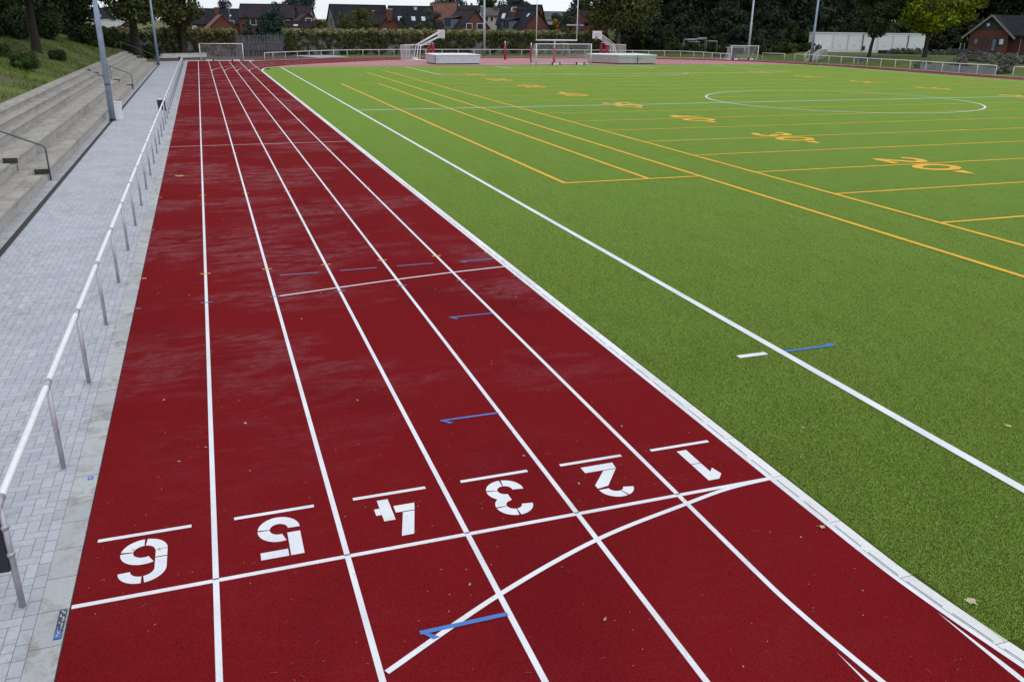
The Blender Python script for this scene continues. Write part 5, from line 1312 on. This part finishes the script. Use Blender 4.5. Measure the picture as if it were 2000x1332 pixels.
for (u0, u1, v, D, n, s) in ((1745, 1798, 104, 133, 6, 1.0), (1822, 1880, 107, 131, 6, 1.0)):
    for i in range(n):
        u = u0+(u1-u0)*i/(n-1); q = at(u, v, D); tree('grey_shrub', 'low grey green shrub planted on top of the bank near the clubhouse', 'shrub', (q[0], q[1], q[2]-.25), K_lav, 'grey shrubs on the bank', scale=s*r2.uniform(.9, 1.2))
for i in range(90):
    x = r2.uniform(88.9, 112); y = r2.uniform(56, 86)
    tree('grey_shrub', 'grey green shrub in the planting on the slope below the clubhouse', 'shrub', (x, y, zt(x, y)-.1), K_lav, 'grey shrubs on the slope', scale=r2.uniform(.9, 1.6))
t = thing('low_wall', 'low grey concrete wall behind the right railing below the shrubs', 'wall', (87.6, 76, 0))
MB().box(-.12, .12, -5.2, 6.0, -.1, .62).build('wall_body', 'conc_wall', t); MB().box(-.15, .15, -5.25, 6.05, .62, .68).build('coping', 'conc_wall', t)
# stairs up the bank with rails
q0 = np.array([88.0, 106.2]); 
t = thing('bank_stairs', 'concrete stairs with two pale handrails climbing the grass bank beside the mast', 'stairs', (88.2, 105.0, 0), .45)
mb = MB()
for i in range(10): mb.box(.42*i, .42*(i+1)+.2, -.7, .7, -.3, .165*(i+1))
mb.build('steps', 'terrace', t)
for y in (-.75, .75):
    mb = MB(); mb.tube([(-.2, y, .95), (.1, y, 1.0), (4.4, y, 2.55), (4.8, y, 2.55)], .035, 8)
    for x in (0, 1.5, 3.0, 4.6): mb.tube([(x, y, .16*x/.42-.1), (x, y, 1.0+max(0, x-.1)*.36)], .03, 7)
    mb.build('handrail', 'galv_skylit', t, True)
# litter bins / dog bin on the bank
t = thing('post_bin', 'dark bin on a post in front of the white garages', 'bin', (*at(1684, 104, 128)[:2], zv(1684, 104, 128)), -.4)
MB().tube([(-.2, 0, -.2), (-.2, 0, .9)], .04, 8).build('post', 'galv', t); MB().box(-.15, .25, -.15, .15, .35, .98).build('body', 'label_dark', t)
t = thing('post_bin', 'dark bin hanging behind the right railing at the foot of the grass bank', 'bin', (88.3, 94.0, 0.05), -.4)
MB().tube([(-.2, 0, -.2), (-.2, 0, .9)], .04, 8).build('post', 'galv', t); MB().box(-.15, .25, -.15, .15, .35, .98).build('body', 'blue_plastic', t)
for lab, u in (('dark low planter box left of two before the garages', 1720), ('dark low planter box right of two before the garages', 1732)):
    t = thing('planter_box', lab, 'planter', (*at(u, 104, 134)[:2], zv(u, 104, 134)-.15), -.7, 'dark planters before the garages')
    MB().box(-.45, .45, -.3, .3, 0, .5).build('box', 'cladding_dark', t); MB().box(-.48, .48, -.33, .33, .5, .56).build('rim', 'label_dark', t)

# ------------------------------------------------------------------ fallen leaves and litter
def leaf_shape(s, seed):
    r = random.Random(seed); mb = MB(); P = []
    n = 15
    for i in range(n):
        a = 2*PI*i/n; lob = (1.0 if i % 3 == 0 else .72)*(.75+.45*r.random())
        P.append((math.cos(a)*s*lob, math.sin(a)*s*lob*.8, .006+.012*r.random()))
    mb.add([(0, 0, .018)]+P, [(0, i+1, (i+1) % n+1) for i in range(n)])
    mb.add([(-.004, 0, .016), (.004, 0, .016), (.002, -s*1.5, .006), (-.002, -s*1.5, .006)], [(0, 1, 2, 3)])
    return mb
LV = [('yellow green fallen leaf lying in lane six before the railing bin', .53, 23.2, .20, 'fallen'), ('pale lobed fallen leaf on the turf beside the kerb at the bottom right', 7.68, -2.5, .065, 'fallen_pale'),
      ('brown fallen leaf on the turf near the right edge of the photo', 11.07, .15, .055, 'fallen_pale'), ('small brown leaf lying against the inner kerb below the finish line', 7.2, -1.05, .04, 'fallen_pale')]
for i, (lab, x, y, s, m_) in enumerate(LV):
    o = leaf_shape(s, i+3).build('fallen_leaf', m_); o.location = (x, y, .009 if x < 7.3 else .026); o.rotation_euler = (0, 0, i*1.3); tag(o, lab, 'leaf')
lv = leaf_shape(.022, 40)
first = None
for i in range(60):
    on_t = r2.random() < .62
    x = r2.uniform(.2, 7.1) if on_t else r2.uniform(7.8, 15); y = -3.2+(r2.random()**1.7)*(20 if on_t else 24)
    if first is None: first = lv.build('small_leaf', 'fallen_pale'); o = first
    else: o = first.copy(); col.objects.link(o)
    s = r2.uniform(.45, 1.25)
    o.location = (x, y, .009 if on_t else .026); o.rotation_euler = (0, 0, r2.random()*6.28); o.scale = (s, s*r2.uniform(.35, .9), s)
    tag(o, 'tiny dry leaf flake scattered on the track and turf', 'leaf', 'tiny leaf flakes on track and turf')
mb = MB(); mt = MB()
for i in range(900):
    on_t = r2.random() < .7; x = r2.uniform(.1, 7.2) if on_t else r2.uniform(7.7, 22); y = -3.3+(r2.random()**1.5)*34; z = .0125 if on_t else .030
    a = r2.random()*PI; l = r2.uniform(.006, .016); w_ = l*r2.uniform(.25, .6); c, s = math.cos(a), math.sin(a)
    mb.add([(x-c*l, y-s*l, z), (x-s*w_*.5, y+c*w_*.5, z+.004), (x+c*l, y+s*l, z), (x+s*w_*.5, y-c*w_*.5, z+.003)], [(0, 3, 2, 1)])
o = tag(mb.build('leaf_flecks', 'fleck'), 'scattered dry flecks on the track and turf', 'litter', None, 'stuff')
for i in range(130):
    x = r2.uniform(.1, 7.2); y = -3.3+(r2.random()**1.5)*20; a = r2.random()*PI; l = r2.uniform(.010, .035); c, s = math.cos(a), math.sin(a); b = r2.uniform(-.3, .3)*l
    mt.tube([(x-c*l, y-s*l, .012), (x-s*b, y+c*b, .014), (x+c*l, y+s*l, .012)], .0016, 4, False)
tag(mt.build('pine_needles', 'twig'), 'thin dry needles and twigs scattered over the running track', 'litter', None, 'stuff')
# debris on the terrace
mb = MB()
for i in range(420):
    k = r2.randrange(5); x = r2.uniform(prof[k+1][0]+.05, prof[k][0]-.05); y = r2.uniform(10, 70); z = prof[k][1]+.004; l = r2.uniform(.02, .07); a = r2.random()*PI; c, s = math.cos(a), math.sin(a)
    mb.add([(x-c*l, y-s*l, z), (x-s*l*.4, y+c*l*.4, z+.01), (x+c*l, y+s*l, z), (x+s*l*.4, y-c*l*.4, z+.01)], [(0, 3, 2, 1)])
tag(mb.build('leaf_litter', 'twig'), 'brown leaf litter lying on the terrace steps', 'litter', None, 'stuff')

# ------------------------------------------------------------------ light
w = bpy.data.worlds.new('World'); sc.world = w; w.use_nodes = True
nt = w.node_tree; bg = nt.nodes['Background']
sky = nt.nodes.new('ShaderNodeTexSky'); sky.sky_type = 'NISHITA'; sky.sun_disc = False
SE, SR = math.radians(52), math.radians(140)
sky.sun_elevation = SE; sky.sun_rotation = SR
tc = nt.nodes.new('ShaderNodeTexCoord'); mp = nt.nodes.new('ShaderNodeMapping'); mp.inputs[3].default_value = (1, 1, 2.6)
nz = nt.nodes.new('ShaderNodeTexNoise'); nz.inputs['Scale'].default_value = 2.2; nz.inputs['Detail'].default_value = 6
cr = nt.nodes.new('ShaderNodeMapRange'); cr.inputs[1].default_value = .3; cr.inputs[2].default_value = .62; cr.inputs[3].default_value = .72; cr.inputs[4].default_value = .97
mx = nt.nodes.new('ShaderNodeMix'); mx.data_type = 'RGBA'; mx.inputs[7].default_value = (9.6, 10.1, 10.9, 1)
L = nt.links
L.new(tc.outputs['Generated'], mp.inputs[0]); L.new(mp.outputs[0], nz.inputs['Vector']); L.new(nz.outputs['Fac'], cr.inputs[0]); L.new(cr.outputs[0], mx.inputs[0])
L.new(sky.outputs[0], mx.inputs[6]); L.new(mx.outputs[2], bg.inputs['Color']); bg.inputs['Strength'].default_value = .10
sd = bpy.data.lights.new('sun', 'SUN'); sd.energy = .6; sd.angle = math.radians(25); sd.color = (1, .97, .93)
so = bpy.data.objects.new('sun', sd); col.objects.link(so)
dirv = Vector((math.sin(SR)*math.cos(SE), math.cos(SR)*math.cos(SE), math.sin(SE)))
so.rotation_euler = dirv.to_track_quat('Z', 'Y').to_euler()
sc.view_settings.view_transform = 'Standard'; sc.view_settings.look = 'None'; sc.view_settings.exposure = 0; sc.view_settings.gamma = 1
